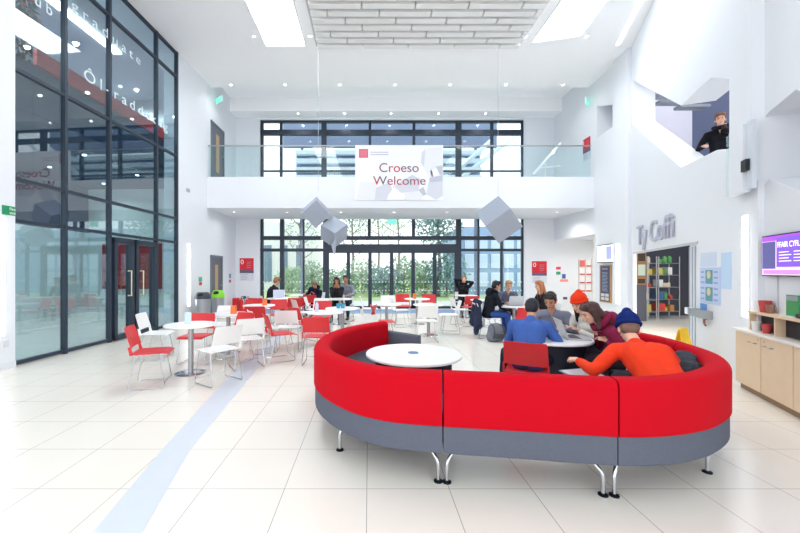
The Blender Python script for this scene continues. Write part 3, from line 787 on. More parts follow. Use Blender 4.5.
t = thing('wet_floor_sign', 'yellow folding wet floor sign behind the right sofa end', 'floor sign', (4.86, 5.7, 0), math.radians(20))
YEL = mat('sign_yellow', (250, 204, 30), .5)
for s in (-1, 1):
    bm = B(); prism(bm, [(-.15, 0), (-.09, 0), (-.075, .06), (.075, .06), (.09, 0), (.15, 0), (.09, .6), (.06, .63), (-.06, .63), (-.09, .6)], -.006, .006, 'y')
    pn = obj('sign_panel', bm, YEL, t, xf=Matrix.Translation((0, s*.13, 0)) @ Matrix.Rotation(math.radians(s*11.5), 4, 'X'))
    bm = B(); prism(bm, [(-.05, .2), (.05, .2), (0, .42)], s*.006, s*.0085, 'y') ; obj('warning_triangle', bm, mat('sign_pale', (250, 240, 190), .5), pn, xf=Matrix.Translation((0, s*.13, 0)) @ Matrix.Rotation(math.radians(s*11.5), 4, 'X'))

# ================================================================== COUNTER
dF = -.12; CA = RW.hit(735.5, 300, dF)[0]; BIRCH = mat('birch_veneer', (226, 200, 168), .5, vary=.06, vscale=6); CTOP = mat('counter_top', (232, 226, 218), .35)
C1 = CA+2.3
t = thing('counter', 'pale birch counter with a raised shelf under the wall screen', 'counter', kind='thing')
obj('cabinet_body', fbox(RW, CA+.01, C1, dF+.012, .055, .07, .735), BIRCH, t)
obj('plinth', fbox(RW, CA+.03, C1, dF+.04, .055, 0, .07), mat('plinth_brown', (150, 122, 92), .6), t)
obj('worktop', fbox(RW, CA-.05, C1+.02, dF-.03, .057, .735, .765, bev=.004), CTOP, t)
for i in range(4):
    p = CA+.02+i*.56
    dr_ = obj('door', fbox(RW, p+.004, p+.552, dF-.008, dF+.012, .08, .73, bev=.002), BIRCH, t)
    bm = B(); hz = .64; hx = (p+.40) if i % 2 == 0 else (p+.16)
    tube(bm, [RW.p(hx-.07, dF-.005, hz), RW.p(hx-.07, dF-.035, hz), RW.p(hx+.07, dF-.035, hz), RW.p(hx+.07, dF-.005, hz)], .006, 8); obj('door_handle', bm, STEEL, dr_)
    bm = B(); tube(bm, [RW.p(p+.5 if i % 2 == 0 else p+.06, dF-.006, .69), RW.p(p+.5 if i % 2 == 0 else p+.06, dF-.011, .69)], .012, 10); obj('door_lock', bm, STEEL, dr_)
S0 = RW.hit(747, 300, -.08)[0]
obj('raised_shelf', fbox(RW, S0, C1, -.08, .057, .975, 1.005, bev=.003), BIRCH, t)
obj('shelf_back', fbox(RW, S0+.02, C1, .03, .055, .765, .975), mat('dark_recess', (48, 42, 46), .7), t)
for i in range(4):
    bm = fbox(RW, S0+.0+i*.5, S0+.02+i*.5, -.06, .03, .765, .975)
    obj('shelf_divider', bm, BIRCH, t)
def cup(a, d, z, h, label, m):
    c = RW.p(a, d, z); bm = B(); lathe(bm, [(0, 0), (h*.3, 0), (h*.42, h), (h*.38, h), (h*.27, .005), (0, .005)], 20)
    bmesh.ops.transform(bm, matrix=Matrix.Translation(c), verts=bm.verts); obj('paper_cup', bm, m, smooth=True, label=label, cat='cup', group='paper cups on the counter')
WC = mat('white_cup', (236, 236, 232), .5); RC = mat('red_cup', (196, 70, 70), .5); GC = mat('teal_cup', (150, 196, 190), .5)
cup(S0+.09, -.03, .765, .115, 'white paper cup low in the counter recess, left end', WC)
cup(S0+.30, -.03, .765, .11, 'red striped paper cup low in the counter recess', RC)
cup(S0+.11, -.01, 1.005, .12, 'white paper cup on top of the raised shelf, left end', WC)
cup(S0+.22, -.01, 1.005, .14, 'red paper cup on top of the raised shelf', RC)
cup(S0+.32, -.01, 1.005, .10, 'brown paper cup on top of the raised shelf beside the red one', mat('brown_cup', (150, 110, 92), .5))
x0, x1 = RW.hit(783, 300, -.02)[0], RW.hit(796, 300, -.02)[0]
t = thing('leaflet_stand', 'green leaflet stand on the raised counter shelf', 'leaflet stand', kind='thing')
obj('leaflet', fbox(RW, x0+.01, x1, .0, .015, 1.015, 1.24), mat('leaflet_green', (64, 152, 84), .5), t)
obj('leaflet_heading', fbox(RW, x0+.02, x1-.01, -.004, .001, 1.18, 1.23), mat('leaflet_grey', (150, 158, 164), .5), t)
obj('stand_foot', fbox(RW, x0, x1+.01, -.04, .04, 1.005, 1.016), mat('clear_acrylic', (214, 230, 240), .15), t)
bm = fbox(RW, x1+.03, x1+.38, -.05, .05, 1.005, 1.06, bev=.02); obj('black_tray', bm, mat('tray_black', (30, 32, 36), .5), label='low black tray at the right of the raised counter shelf', cat='tray')

# ================================================================== THINGS ON THE WALLS
def panel(fr, x0, y0, x1, y1, d, th, m, bm=None, bev=0):
    a0, a1, z0, z1 = rect(fr, x0, y0, x1, y1); return fbox(fr, a0, a1, d-th, d, z0, z1, bm, bev)
PUR = glow('screen_purple', (98, 66, 200), 1.0)
t = thing('wall_screen', 'wall mounted screen with a purple slide above the counter', 'screen')
ta0, ta1, tz0, tz1 = rect(RB, 762, 236.5, 800, 277); ta1 = ta0+.98; tz0, tz1 = 1.415, 1.955
a, z = RB.hit(761.8, 236.5, -.06); ta0 = a; tz1 = z; a, z = RB.hit(762.5, 276, -.06); tz0 = z; ta1 = ta0+(tz1-tz0)*1.72
obj('casing', fbox(RB, ta0, ta1, -.06, 0, tz0, tz1, bev=.005), BLACKRUB, t)
W_, H_ = ta1-ta0, tz1-tz0
Pq = lambda u0, u1, v0, v1, d, m, n: obj(n, fbox(RB, ta0+u0*W_, ta0+u1*W_, d-.002, d, tz0+v0*H_, tz0+v1*H_), m, t)
Pq(.02, .98, .03, .97, -.061, glow('screen_lilac', (206, 170, 232), 1.0), 'display')
Pq(.02, .98, .85, .97, -.063, glow('screen_violet', (136, 62, 190), .9), 'screen_header')
Pq(.03, .33, .18, .84, -.063, glow('screen_slate', (66, 66, 112), .9), 'screen_sidebar')
Pq(.36, .97, .22, .92, -.065, PUR, 'screen_slide')
Pq(.05, .97, .05, .15, -.063, glow('screen_violet2', (160, 110, 220), .9), 'screen_footer')
text_mesh('slide_text', 'FFAIR CYFL', RB, ta0+.39*W_, tz0+.68*H_, .13*H_, glow('slide_white', (230, 224, 255), 1.0), t, width=.44*W_, depth=.001, d=-.0675)
bm = B()
for k in range(4): fbox(RB, ta0+.42*W_, ta0+(.62+.05*(k % 2))*W_, -.069, -.067, tz0+(.56-.07*k)*H_, tz0+(.575-.07*k)*H_, bm); fbox(RB, ta0+.72*W_, ta0+(.9-.05*(k % 2))*W_, -.069, -.067, tz0+(.56-.07*k)*H_, tz0+(.575-.07*k)*H_, bm)
obj('slide_rule', bm, glow('slide_white', (230, 224, 255), 1.0), t)
bm = B(); tube(bm, [RB.p(ta0+.2, -.01, tz0), RB.p(ta0+.2, -.01, 1.0)], .006, 6); obj('screen_cable', bm, mat('grey_cable', (190, 192, 198), .6), label='pale cable running from the wall screen down to the counter', cat='cable')

t = thing('shop_lettering', 'silver raised letters spelling Ty Coffi above the shop opening', 'lettering')
LET = mat('letter_silver', (186, 188, 204), .45, .1)
a_, z_ = RW.hit(639.5, 245); b_, z2_ = RW.hit(645.2, 245)
a0, zt = RW.hit(638.6, 245.5); a1, zt2 = RW.hit(675, 236)
zb = .5*(zt+zt2)
text_mesh('lettering', 'Ty Coffi', RW, a0, zb+.0, .47, LET, t, width=(a1-a0), depth=.02, d=-.03)

t = thing('information_display', 'small white wall display beside the shop opening', 'screen')
obj('casing', panel(RA, 596.5, 244, 616, 262.8, -.02, .05, mat('casing_grey', (60, 66, 78), .5)), t) if False else None
aa = rect(RA, 597.2, 244.3, 616, 262.6, -.09)
obj('casing', fbox(RA, aa[0], aa[1], -.09, -.03, aa[2], aa[3], bev=.005), mat('casing_grey', (44, 56, 66), .5), t)
obj('wall_mount', fbox(RA, aa[0]+.3, aa[1]-.3, -.03, 0, aa[2]+.1, aa[3]-.1), BLACKRUB, t)
obj('display', fbox(RA, aa[0]+.03, aa[1]-.03, -.093, -.09, aa[2]+.03, aa[3]-.03), glow('display_white', (244, 246, 252), 1.0), t)
w = aa[1]-aa[0]; h = aa[3]-aa[2]
obj('display_picture', fbox(RA, aa[0]+.5*w, aa[0]+.78*w, -.096, -.093, aa[2]+.18*h, aa[2]+.88*h), glow('display_blue', (126, 128, 196), .9), t)
t = thing('menu_board', 'wooden framed dark menu board under the small wall display', 'notice board')
aa = rect(RA, 600.5, 265, 612, 302.5); w = aa[1]-aa[0]; h = aa[3]-aa[2]
obj('board_frame', fbox(RA, aa[0], aa[1], -.03, 0, aa[2], aa[3], bev=.004), mat('oak_frame', (190, 140, 88), .5), t)
obj('board_face', fbox(RA, aa[0]+.1*w, aa[1]-.1*w, -.034, -.03, aa[2]+.03*h, aa[3]-.03*h), mat('board_slate', (56, 68, 96), .5), t)
bm = B()
for k in range(14): fbox(RA, aa[0]+.25*w, aa[1]-.25*w-.04*(k % 3)*w, -.036, -.034, aa[2]+(.3+.038*k)*h, aa[2]+(.315+.038*k)*h, bm)
fbox(RA, aa[0]+.25*w, aa[1]-.25*w, -.036, -.034, aa[2]+.88*h, aa[2]+.91*h, bm)
obj('board_line', bm, mat('chalk', (150, 158, 178), .7), t)
bm = B()
for u in (.16, .52):
    for v in (.06, .16): fbox(RA, aa[0]+u*w, aa[0]+(u+.3)*w, -.036, -.034, aa[2]+v*h, aa[2]+(v+.08)*h, bm)
obj('board_picture', bm, mat('photo_pale', (206, 206, 200), .6), t)
for (fr, x0, y0, x1, y1, c, l, n, cat) in (
  (RA, 614.5, 277, 617, 283.5, (140, 150, 166), 'small grey card reader box on the wall right of the menu board', 'wall_box', 'wall box'),
  (RA, 614.5, 287.5, 617, 290, (120, 190, 226), 'small blue sticker on the wall below the grey box', 'wall_sticker', 'sticker'),
  (LF, 229, 273.8, 230.6, 278, (120, 150, 190), 'small blue notice on the left wall beyond the grey door', 'wall_notice', 'notice'),
  (LF, 229, 279.6, 230.6, 282.5, (226, 90, 80), 'small red call point below the blue notice', 'call_point', 'call point'),
  (LW, 198.6, 277, 201.6, 281.5, (70, 176, 140), 'small green notice on the left wall above the bins', 'wall_notice', 'notice'),
  (LW, 199, 282, 201.4, 285.3, (206, 60, 66), 'small red call point on the left wall above the bins', 'call_point', 'call point'),
  (LW, 186.4, 188.5, 189.5, 191.8, (170, 176, 184), 'tiny grey sensor high on the left wall beside the glass screen', 'wall_sensor', 'sensor'),
  (BK, 243.5, 296, 246, 298.6, (70, 76, 84), 'dark socket low on the back wall, left one', 'wall_socket', 'socket'),
  (BK, 247, 296, 249.2, 298.6, (190, 194, 198), 'pale socket low on the back wall, right of the dark one', 'wall_socket', 'socket'),
  (BK, 563, 297, 567, 299.4, (70, 74, 82), 'small dark socket on the back wall behind the orange beanie', 'wall_socket', 'socket'),
  (BK, 556, 266.8, 560.5, 269.6, (226, 64, 74), 'small red notice on the passage wall, top one', 'wall_notice', 'notice'),
  (BK, 556, 271.6, 560.3, 274.6, (64, 160, 130), 'small green notice on the passage wall under the red one', 'wall_notice', 'notice'),
  (BK, 562, 274, 565.5, 278.5, (78, 100, 176), 'small blue sticker on the passage wall', 'wall_sticker', 'sticker'),
  (BK, 560, 279.3, 568, 281.8, (244, 150, 140), 'pink sticker under the blue one on the passage wall', 'wall_sticker', 'sticker'),
  (LW, 1.5, 340, 6.5, 347, (216, 220, 226), 'white wall socket at the far left near the floor', 'wall_socket', 'socket')):
    aa = rect(fr, x0, y0, x1, y1)
    o = obj(n, fbox(fr, aa[0], aa[1], -.045 if fr is LW and x0 < 20 else -.02, .0, aa[2], aa[3], bev=.003), mat('c%d_%d_%d' % c, c, .5), label=l, cat=cat)
def level_sign(fr, x0, y0, x1, y1, ch, label):
    t = thing('level_sign', label, 'sign'); aa = rect(fr, x0, y0, x1, y1); w = aa[1]-aa[0]; h = aa[3]-aa[2]
    obj('sign_back', fbox(fr, aa[0], aa[1], -.015, 0, aa[2], aa[3]), mat('sign_pale_grey', (214, 218, 226), .5), t)
    obj('red_field', fbox(fr, aa[0], aa[1], -.019, -.015, aa[2]+.47*h, aa[3]), mat('sign_red', (214, 34, 50), .5), t)
    obj('blue_band', fbox(fr, aa[0], aa[1], -.019, -.015, aa[2]+.34*h, aa[2]+.47*h), mat('sign_navy', (84, 88, 120), .5), t)
    text_mesh('level_number', ch, fr, aa[0]+.08*w, aa[2]+.74*h, .2*h, mat('sign_white', (246, 240, 240), .5), t, depth=.001, d=-.021)
    bm = B()
    for k in range(4): fbox(fr, aa[0]+.08*w, aa[0]+(.5+.1*(k % 2))*w, -.017, -.015, aa[2]+(.05+.07*k)*h, aa[2]+(.07+.07*k)*h, bm)
    for k in range(4): fbox(fr, aa[0]+.5*w, aa[0]+(.78+.06*(k % 2))*w, -.021, -.019, aa[2]+(.58+.08*k)*h, aa[2]+(.595+.08*k)*h, bm)
    obj('sign_line', bm, mat('sign_line', (180, 150, 170), .5), t)
level_sign(BK, 239.8, 258.2, 253.8, 280.8, '0', 'red and grey level 0 sign on the back wall near the extinguisher stand')
level_sign(BK, 531.8, 261.2, 546.6, 283.2, '0', 'red and grey level 0 sign on the back wall above the ginger-haired woman')
level_sign(RA, 584, 138.5, 591, 158, '1', 'x') if False else level_sign(RS, 583.5, 138, 590.8, 160, '1', 'red and grey level 1 sign on the balcony wall at the right')
# poster frames of the passage
t = thing('poster_rack', 'wall rack of small white cards with red lines in the passage', 'poster rack')
for i in range(3):
    for j in range(4):
        x0 = 579.5+i*6.4; y0 = 260+j*8.3
        aa = rect(BK, x0, y0, x0+5, y0+6.6); cd = obj('card', fbox(BK, aa[0], aa[1], -.02, 0, aa[2], aa[3]), mat('card_white', (244, 242, 240), .6), t); obj('card_line', fbox(BK, aa[0], aa[1], -.026, -.02, aa[2], aa[2]+.05), mat('card_red', (196, 70, 80), .6), cd)
for i in range(4):
    aa = rect(BK, 578.4+i*6.4, 259, 579+i*6.4, 292)
    obj('rack_rail', fbox(BK, aa[0], aa[1], -.015, 0, aa[2], aa[3]), mat('rail_grey', (190, 186, 184), .5), t)
aa = rect(BK, 579.6, 260.3, 584.2, 266.5); obj('red_leaflet', fbox(BK, aa[0], aa[1], -.04, -.026, aa[2], aa[3]), mat('leaflet_red', (240, 110, 100), .5), t, label='red leaflet')

# posters right of the shop opening
t = thing('poster', 'large pale blue poster with two green badges right of the shop opening', 'poster')
aa = rect(RW, 700.5, 267.5, 721, 304); w = aa[1]-aa[0]; h = aa[3]-aa[2]
obj('sheet', fbox(RW, aa[0], aa[1], -.006, 0, aa[2], aa[3]), mat('poster_blue', (190, 206, 234), .5), t)
for v in (.08, .55):
    obj('badge_panel', fbox(RW, aa[0]+.3*w, aa[0]+.64*w, -.009, -.006, aa[2]+v*h, aa[2]+(v+.38)*h), mat('badge_teal', (88, 150, 168), .5), t)
    c = RW.p(aa[0]+.47*w, -.011, aa[2]+(v+.25)*h); bm = B(); lathe(bm, [(0, -.002), (.06, -.002), (.06, .002), (0, .002)], 24)
    obj('badge', bm, mat('badge_sand', (214, 206, 150), .5), t, xf=RW.m @ Matrix.Translation((aa[0]+.47*w, -.011, aa[2]+(v+.25)*h)) @ Matrix.Rotation(PI/2, 4, 'X'))
bm = B()
for v in (.1, .25, .4, .56, .7, .85):
    for u in (.05, .7): fbox(RW, aa[0]+u*w, aa[0]+(u+.18)*w, -.008, -.006, aa[2]+v*h, aa[2]+(v+.05)*h, bm)
obj('poster_line', bm, mat('poster_lilac', (150, 160, 210), .5), t)
aa = rect(RW, 700.8, 252.5, 717, 266.5)
obj('poster', fbox(RW, aa[0], aa[1], -.006, 0, aa[2], aa[3]), mat('poster_pale', (206, 218, 236), .5), label='pale grey-blue notice above the poster with green badges', cat='poster')
aa = rect(RW, 721.5, 252.5, 732, 289)
obj('poster', fbox(RW, aa[0], aa[1], -.006, 0, aa[2], aa[3]), mat('poster_sky', (190, 216, 240), .5), label='plain pale blue poster next to the tall light strip', cat='poster')
aa = rect(RW, 700.5, 303.5, 707, 319); obj('blue_sticker', fbox(RW, aa[0], aa[1], -.004, 0, aa[2], aa[3]), mat('sticker_blue', (96, 150, 220), .5), label='small blue sign on the wall behind the steel lock box', cat='sticker')
t = thing('lock_box', 'brushed steel lock box sticking out of the wall by the shop opening', 'lock box')
aa = rect(RW, 697, 310, 715.5, 317.6); zl, zh = aa[2], aa[3]
obj('lock_case', fbox(RW, aa[0]-.02, aa[1]-.08, -.12, -.0, zl, zh, bev=.004), STEEL, t)
obj('lock_end', fbox(RW, aa[0]-.18, aa[0]-.02, -.11, -.01, zl+.005, zh-.005, bev=.004), mat('lock_white', (236, 240, 244), .4), t)
bm = B(); c = aa[0]+.62*(aa[1]-aa[0]); tube(bm, round_path([RW.p(c, -.05, zl), RW.p(c, -.05, zl-.09), RW.p(c+.06, -.05, zl-.11)], .03), .016, 8); obj('lock_lever', bm, mat('lever_copper', (176, 120, 110), .4, .5), t)

# light strips set upright in the walls
def strip(fr, x0, x1, y0, y1, label, d=-.03):
    aa = rect(fr, x0, y0, x1, y1); t = thing('wall_light_strip', label, 'wall light')
    obj('diffuser', fbox(fr, aa[0], aa[1], d, d+.02, aa[2], aa[3]), LEDW, t)
    obj('channel', fbox(fr, aa[0]-.015, aa[1]+.015, d+.02, 0, aa[2]-.02, aa[3]+.02), mat('strip_channel', (226, 230, 236), .4), t)
strip(LW, 187.3, 189.5, 244, 306, 'upright light strip on the left wall beside the glass screen')
strip(LW, -4, 1.8, 216, 336, 'upright light strip at the far left on the near wall', -.05)
strip(RA, 620.6, 623.4, 244, 303.5, 'upright light strip on the right wall next to the wooden menu board', -.13)
strip(RW, 744.5, 749.2, 216, 317, 'upright light strip on the right wall above the counter end')
# white boxed panel in the wall opening
t = thing('projecting_panel_box', 'white box panel sticking out under the near right pillar', 'wall box')
aa = rect(RW, 729, 129, 742.5, 194.5, -.14)
obj('front_panel', fbox(RW, aa[0], aa[1], -.14, -.075, aa[2], aa[3]), WHITE, t)
obj('glass_side', fbox(RW, aa[0]-.10, aa[0]-.01, -.13, -.118, aa[2]+.02, aa[3]-.02), BALGLASS, t)
obj('side_channel', fbox(RW, aa[1]+.04, aa[1]+.16, -.12, -.075, aa[2]+.02, aa[3]), mat('channel_grey', (210, 218, 226), .5), t)
obj('black_fitting', fbox(RW, aa[1]+.005, aa[1]+.12, -.16, -.12, aa[2]+.5*(aa[3]-aa[2])-.18, aa[2]+.5*(aa[3]-aa[2])-.04), BLACKRUB, t)

# exit signs
def exit_sign(fr, a, d, z, label, w=.36):
    t = thing('exit_sign', label, 'exit sign'); c = fr.p(a, d, z)
    G = glow('exit_green', (110, 215, 185), .7)
    bm = fbox(fr, a-w/2, a+w/2, d-.03, d, z-.1, z+.1); obj('sign_case', bm, mat('exit_white', (230, 246, 244), .5), t)
    obj('sign_light', fbox(fr, a-w/2+.02, a+w/2-.02, d-.033, d-.03, z-.08, z+.08), G, t)
    return t
fs = Frame((-5.1, 12.6), (.8, .6))
c = at(220, 100, 12.5); exit_sign(Frame((c.x, c.y), (.75, -.66)), 0, 0, c.z, 'lit green exit sign high on the left wall above the balcony', .42)
c = at(585.5, 102, 12.1); exit_sign(Frame((c.x, c.y), (.6, .8)), 0, 0, c.z, 'lit green exit sign high on the right wall above the balcony', .42)
c = at(392, 221.5, 14.2); exit_sign(Frame((c.x, c.y), (1, 0)), 0, 0, c.z-.02, 'small green exit sign hanging in front of the entrance glazing', .36)
t = thing('fire_exit_sign', 'small green and white sign high on the near left wall', 'sign')
aa = rect(LW, 0.5, 206, 13, 215)
obj('sign_plate', fbox(LW, aa[0], aa[1], -.035, -.02, aa[2], aa[3]), mat('fire_exit_green', (26, 146, 96), .5), t)
text_mesh('sign_text', 'Fire', LW, aa[0]+.55*(aa[1]-aa[0]), aa[2]+.55*(aa[3]-aa[2]), .3*(aa[3]-aa[2]), mat('sign_white', (246, 240, 240), .5), t, depth=.001, d=-.037)
text_mesh('sign_text', 'exit', LW, aa[0]+.55*(aa[1]-aa[0]), aa[2]+.12*(aa[3]-aa[2]), .3*(aa[3]-aa[2]), mat('sign_white', (246, 240, 240), .5), t, depth=.001, d=-.037)

# ================================================================== BANNER ON THE BALCONY
t = thing('welcome_banner', 'large white welcome banner hung from the balcony rail', 'banner')
FB = Frame((0, 11.84), (1, 0)); aa = rect(FB, 355.2, 145.2, 443, 200.3); BW, BH = aa[1]-aa[0], aa[3]-aa[2]
def bq(px, py): return FB.hit(340+px/6.667, 130+py/6.667)
obj('banner_sheet', fbox(FB, aa[0], aa[1], -.012, 0, aa[2], aa[3]), mat('banner_white', (240, 241, 245), .6), t)
def facets(name, polys, m, d):
    for P in polys:
        bm = B(); prism(bm, [bq(*p) for p in P], d-.002, d)
        bmesh.ops.transform(bm, matrix=FB.m, verts=bm.verts); obj(name, bm, m, t)
facets('printed_facet_pale', [[(565, 130), (680, 110), (684, 240), (600, 330), (560, 250)], [(430, 420), (520, 408), (556, 440), (540, 466), (428, 466)], [(130, 345), (240, 350), (236, 466), (108, 466)], [(600, 275), (640, 248), (664, 300), (620, 330)]], mat('print_pale', (228, 230, 237), .6), -.012)
facets('printed_facet_mid', [[(240, 385), (330, 350), (350, 400), (310, 466), (232, 466)], [(590, 350), (684, 340), (684, 440), (640, 466), (575, 430)], [(350, 380), (480, 300), (540, 330), (520, 408), (410, 420)], [(545, 150), (568, 130), (560, 250), (540, 220)]], mat('print_mid', (210, 212, 222), .6), -.014)
facets('printed_facet_dark', [[(520, 400), (556, 380), (575, 430), (556, 440)], [(596, 320), (684, 300), (684, 342), (596, 350)], [(640, 245), (684, 235), (684, 300), (664, 300)]], mat('print_dark', (188, 191, 204), .6), -.016)
facets('printed_facet_white', [[(318, 440), (362, 378), (415, 430), (412, 466), (316, 466)], [(610, 268), (642, 252), (662, 296), (622, 318)]], mat('print_white', (240, 241, 246), .6), -.018)
bm = B(); facets('printed_square', [[(127, 128), (187, 128), (187, 186), (127, 186)]], mat('print_red', (206, 84, 104), .6), -.013)
facets('printed_square_edge', [[(133, 134), (181, 134), (181, 180), (133, 180)]], mat('print_red_light', (220, 118, 134), .6), -.0155)
facets('printed_line', [[(203, 146), (322, 146), (322, 152), (203, 152)], [(203, 162), (322, 162), (322, 168), (203, 168)]], mat('print_lilac', (190, 184, 206), .6), -.013)
grad = mat('print_letter', (150, 60, 76), .6)
def letter_row(s, px0, px1, py_base, hpx, cols):
    a0, z0 = bq(px0, py_base); a1, _ = bq(px1, py_base); _, zt = bq(px0, py_base-hpx)
    text_mesh('banner_word', s, FB, a0, z0, zt-z0, cols, t, width=a1-a0, depth=.001, d=-.021)
m = bpy.data.materials.new('print_letter_blend'); m.use_nodes = True; nt = m.node_tree
tc = nt.nodes.new('ShaderNodeTexCoord'); ns = nt.nodes.new('ShaderNodeTexNoise'); ns.inputs['Scale'].default_value = 3.2; cr = nt.nodes.new('ShaderNodeValToRGB')
nt.links.new(tc.outputs['Object'], ns.inputs['Vector']); nt.links.new(ns.outputs['Fac'], cr.inputs[0]); nt.links.new(cr.outputs[0], nt.nodes['Principled BSDF'].inputs['Base Color'])
cr.color_ramp.elements[0].position = .44; cr.color_ramp.elements[0].color = srgb(196, 40, 62); cr.color_ramp.elements[1].position = .58; cr.color_ramp.elements[1].color = srgb(112, 92, 104)
letter_row('Croeso', 262, 524, 281, 60, m); letter_row('Welcome', 220, 570, 366, 58, m)
bm = B()
for px in (104, 390, 684):
    a_, z_ = bq(px, 100); tube(bm, [(a_, 11.83, z_-.02), (a_, 11.9, 5.55)], .008, 6)
obj('banner_tie', bm, mat('tie_white', (230, 232, 236), .6), t)

# ================================================================== HANGING CUBES
def cubes_thing(label, hang, Y, specs, tail=None):
    t = thing('hanging_cubes', label, 'hanging ornament'); GM = mat('cube_grey_card', (158, 166, 180), .8)
    for (px, py, L2, e1, e2, e3) in specs:
        E = []
        for (a, b, s) in ((e1[0], e1[1], e1[2] if len(e1) > 2 else 1), (e2[0], e2[1], e2[2]), (e3[0], e3[1], e3[2])): E.append(V((a, s, -b)))
        # orthonormalise
        x = E[0].normalized(); y = (E[1]-x*E[1].dot(x)).normalized(); z = x.cross(y)
        if z.dot(E[2]) < 0: z = -z
        L = L2/FPX*Y; o = at(px, py, Y); bm = B()
        dv = (o-V((0, 0, EYE))).normalized(); rv = dv.cross(V((0, 0, 1))).normalized(); uv = rv.cross(dv)
        T = lambda v: rv*v.x+dv*v.y+uv*v.z
        x, y, z = T(x), T(y), T(z)
        vs = {}
        for i in (0, 1):
            for j in (0, 1):
                for k in (0, 1): vs[i, j, k] = bm.verts.new(o+(x*i+y*j+z*k)*L)
        for f in (((0,0,0),(1,0,0),(1,1,0),(0,1,0)), ((0,0,1),(1,0,1),(1,1,1),(0,1,1)), ((0,0,0),(1,0,0),(1,0,1),(0,0,1)), ((0,1,0),(1,1,0),(1,1,1),(0,1,1)), ((0,0,0),(0,1,0),(0,1,1),(0,0,1)), ((1,0,0),(1,1,0),(1,1,1),(1,0,1))):
            bm.faces.new([vs[q_] for q_ in f])
        obj('cube', bm, GM, t)
    if tail:
        (xa, ya), (xb, yb), (xc, yc), (xd, yd) = tail
        bm = B(); P = [at(a, b, Y) for a, b in tail]
        prism(bm, [(p.x, p.z) for p in P], Y-.03, Y+.03); obj('paper_spike', bm, GM, t)
    c = at(hang[0], hang[1], Y); bm = B(); tube(bm, [c, (c.x, Y, H1)], .005, 6); obj('hanging_wire', bm, mat('wire_grey', (186, 190, 196), .5), t)
r5 = 5.333
cubes_thing('left hanging ornament of two joined grey cubes', (318.3, 191.5), 9.8, [
  (316.4, 200.2, 20.5, (-75/r5, 70/r5, 2.5), (80/r5, 73/r5, 2.5), (5/r5, -50/r5, 17.5)),
  (334.8, 233.4, 19.5, (-80/r5, -47/r5, 10), (55/r5, -55/r5, 12.2), (-35/r5, 77/r5, 12.3))], [(331.5, 245), (336.5, 237), (335.3, 254), (333.4, 254)])
r4 = 4.1
cubes_thing('right hanging grey cube turned on its corner', (498.1, 196.5), 9.6, [
  (485.4, 226.3, 28.6, (90/r4, -65/r4, 0.0), (57/r4, 70/r4, 17), (-38/r4, -47/r4, 24))])

# ================================================================== CEILING FITTINGS
def spot(px, py, z, label, group, r=.06, watts=100):
    Y = (z-EYE)*FPX/(CY-py); p = at(px, py, Y); t = thing('downlight', label, 'downlight', (p.x, p.y, z), group=group)
    bm = B(); lathe(bm, [(r*.72, -.002), (r, -.002), (r, -.012), (r*.8, -.016), (r*.72, -.012)], 20); obj('trim_ring', bm, mat('ring_white', (240, 240, 240), .4), t, smooth=True)
    bm = B(); lathe(bm, [(0, -.004), (r*.72, -.004), (r*.72, -.01), (0, -.01)], 20); obj('lamp', bm, glow('spot_lamp', (255, 252, 246), 7), t)
    ld = bpy.data.lights.new('downlight_beam', 'SPOT'); ld.energy = watts; ld.spot_size = math.radians(150); ld.spot_blend = .8; ld.shadow_soft_size = .06; ld.color = (1, .985, .96)
    lo = bpy.data.objects.new('downlight_beam', ld); COL.objects.link(lo); lo.parent = t; lo.location = (0, 0, -.03)
for px in (231, 285, 340, 395, 450, 506, 563): spot(px, 84.6, H1, 'small round downlight in the row along the far edge of the main ceiling', 'downlights along the ceiling edge', .055, 24)
for i, px in enumerate((254, 310, 525.6, 586.6)): spot(px, 36, H1, ('small round downlight left of the left rooflight', 'small round downlight right of the left rooflight', 'small round downlight left of the right rooflight', 'small round downlight right of the right rooflight')[i], 'downlights beside the rooflights', .055, 45)
for px in (298, 344.6, 391, 438.5, 485.6): spot(px, 113.2, 7.5, 'small round downlight in the soffit over the balcony', 'downlights over the balcony', .055, 22)
for px in (234, 287, 341, 394, 447, 557): spot(px, 212, 3.53, 'small round downlight under the balcony', 'downlights under the balcony', .05, 14 if px == 234 else 54)
def passage_fill_lamp():  # extra lamp added to lift the dim passage
    t = thing('downlight', 'added small round fill lamp in the ceiling of the passage on the right', 'downlight', (8.6, 13.0, 2.72))
    bm = B(); lathe(bm, [(0, -.002), (.06, -.002), (.06, -.012), (0, -.012)], 20); obj('lamp', bm, glow('spot_lamp', (255, 252, 246), 7), t)
    ld = bpy.data.lights.new('downlight_beam', 'SPOT'); ld.energy = 60; ld.spot_size = math.radians(160); ld.spot_blend = .8; ld.shadow_soft_size = .06; ld.color = (1, .97, .93)
    lo = bpy.data.objects.new('downlight_beam', ld); COL.objects.link(lo); lo.parent = t; lo.location = (0, 0, -.03)
passage_fill_lamp()
def rooflight(c, label):
    t = thing('rooflight', label, 'rooflight'); bm = B()
    P = [(p.x, p.y) for p in c]; prism(bm, P, H1-.012, H1-.004, 'z'); obj('diffuser', bm, glow('rooflight_glow', (240, 248, 255), 5.5), t)
    bm = B(); n = len(P)
    for i in range(n): tube(bm, [(P[i][0], P[i][1], H1-.012), (P[(i+1) % n][0], P[(i+1) % n][1], H1-.012)], .022, 6)
    obj('rim', bm, CEIL, t)
rooflight([V((-2.77, 4.2, 0)), V((-2.77, 9.88, 0)), V((-1.70, 9.88, 0)), V((-1.70, 4.2, 0))], 'long glowing rooflight in the ceiling at the left')
rooflight([V((4.30, 5.6, 0)), V((4.30, 9.75, 0)), V((5.45, 9.45, 0)), V((5.06, 5.6, 0))], 'long glowing rooflight in the ceiling at the right')
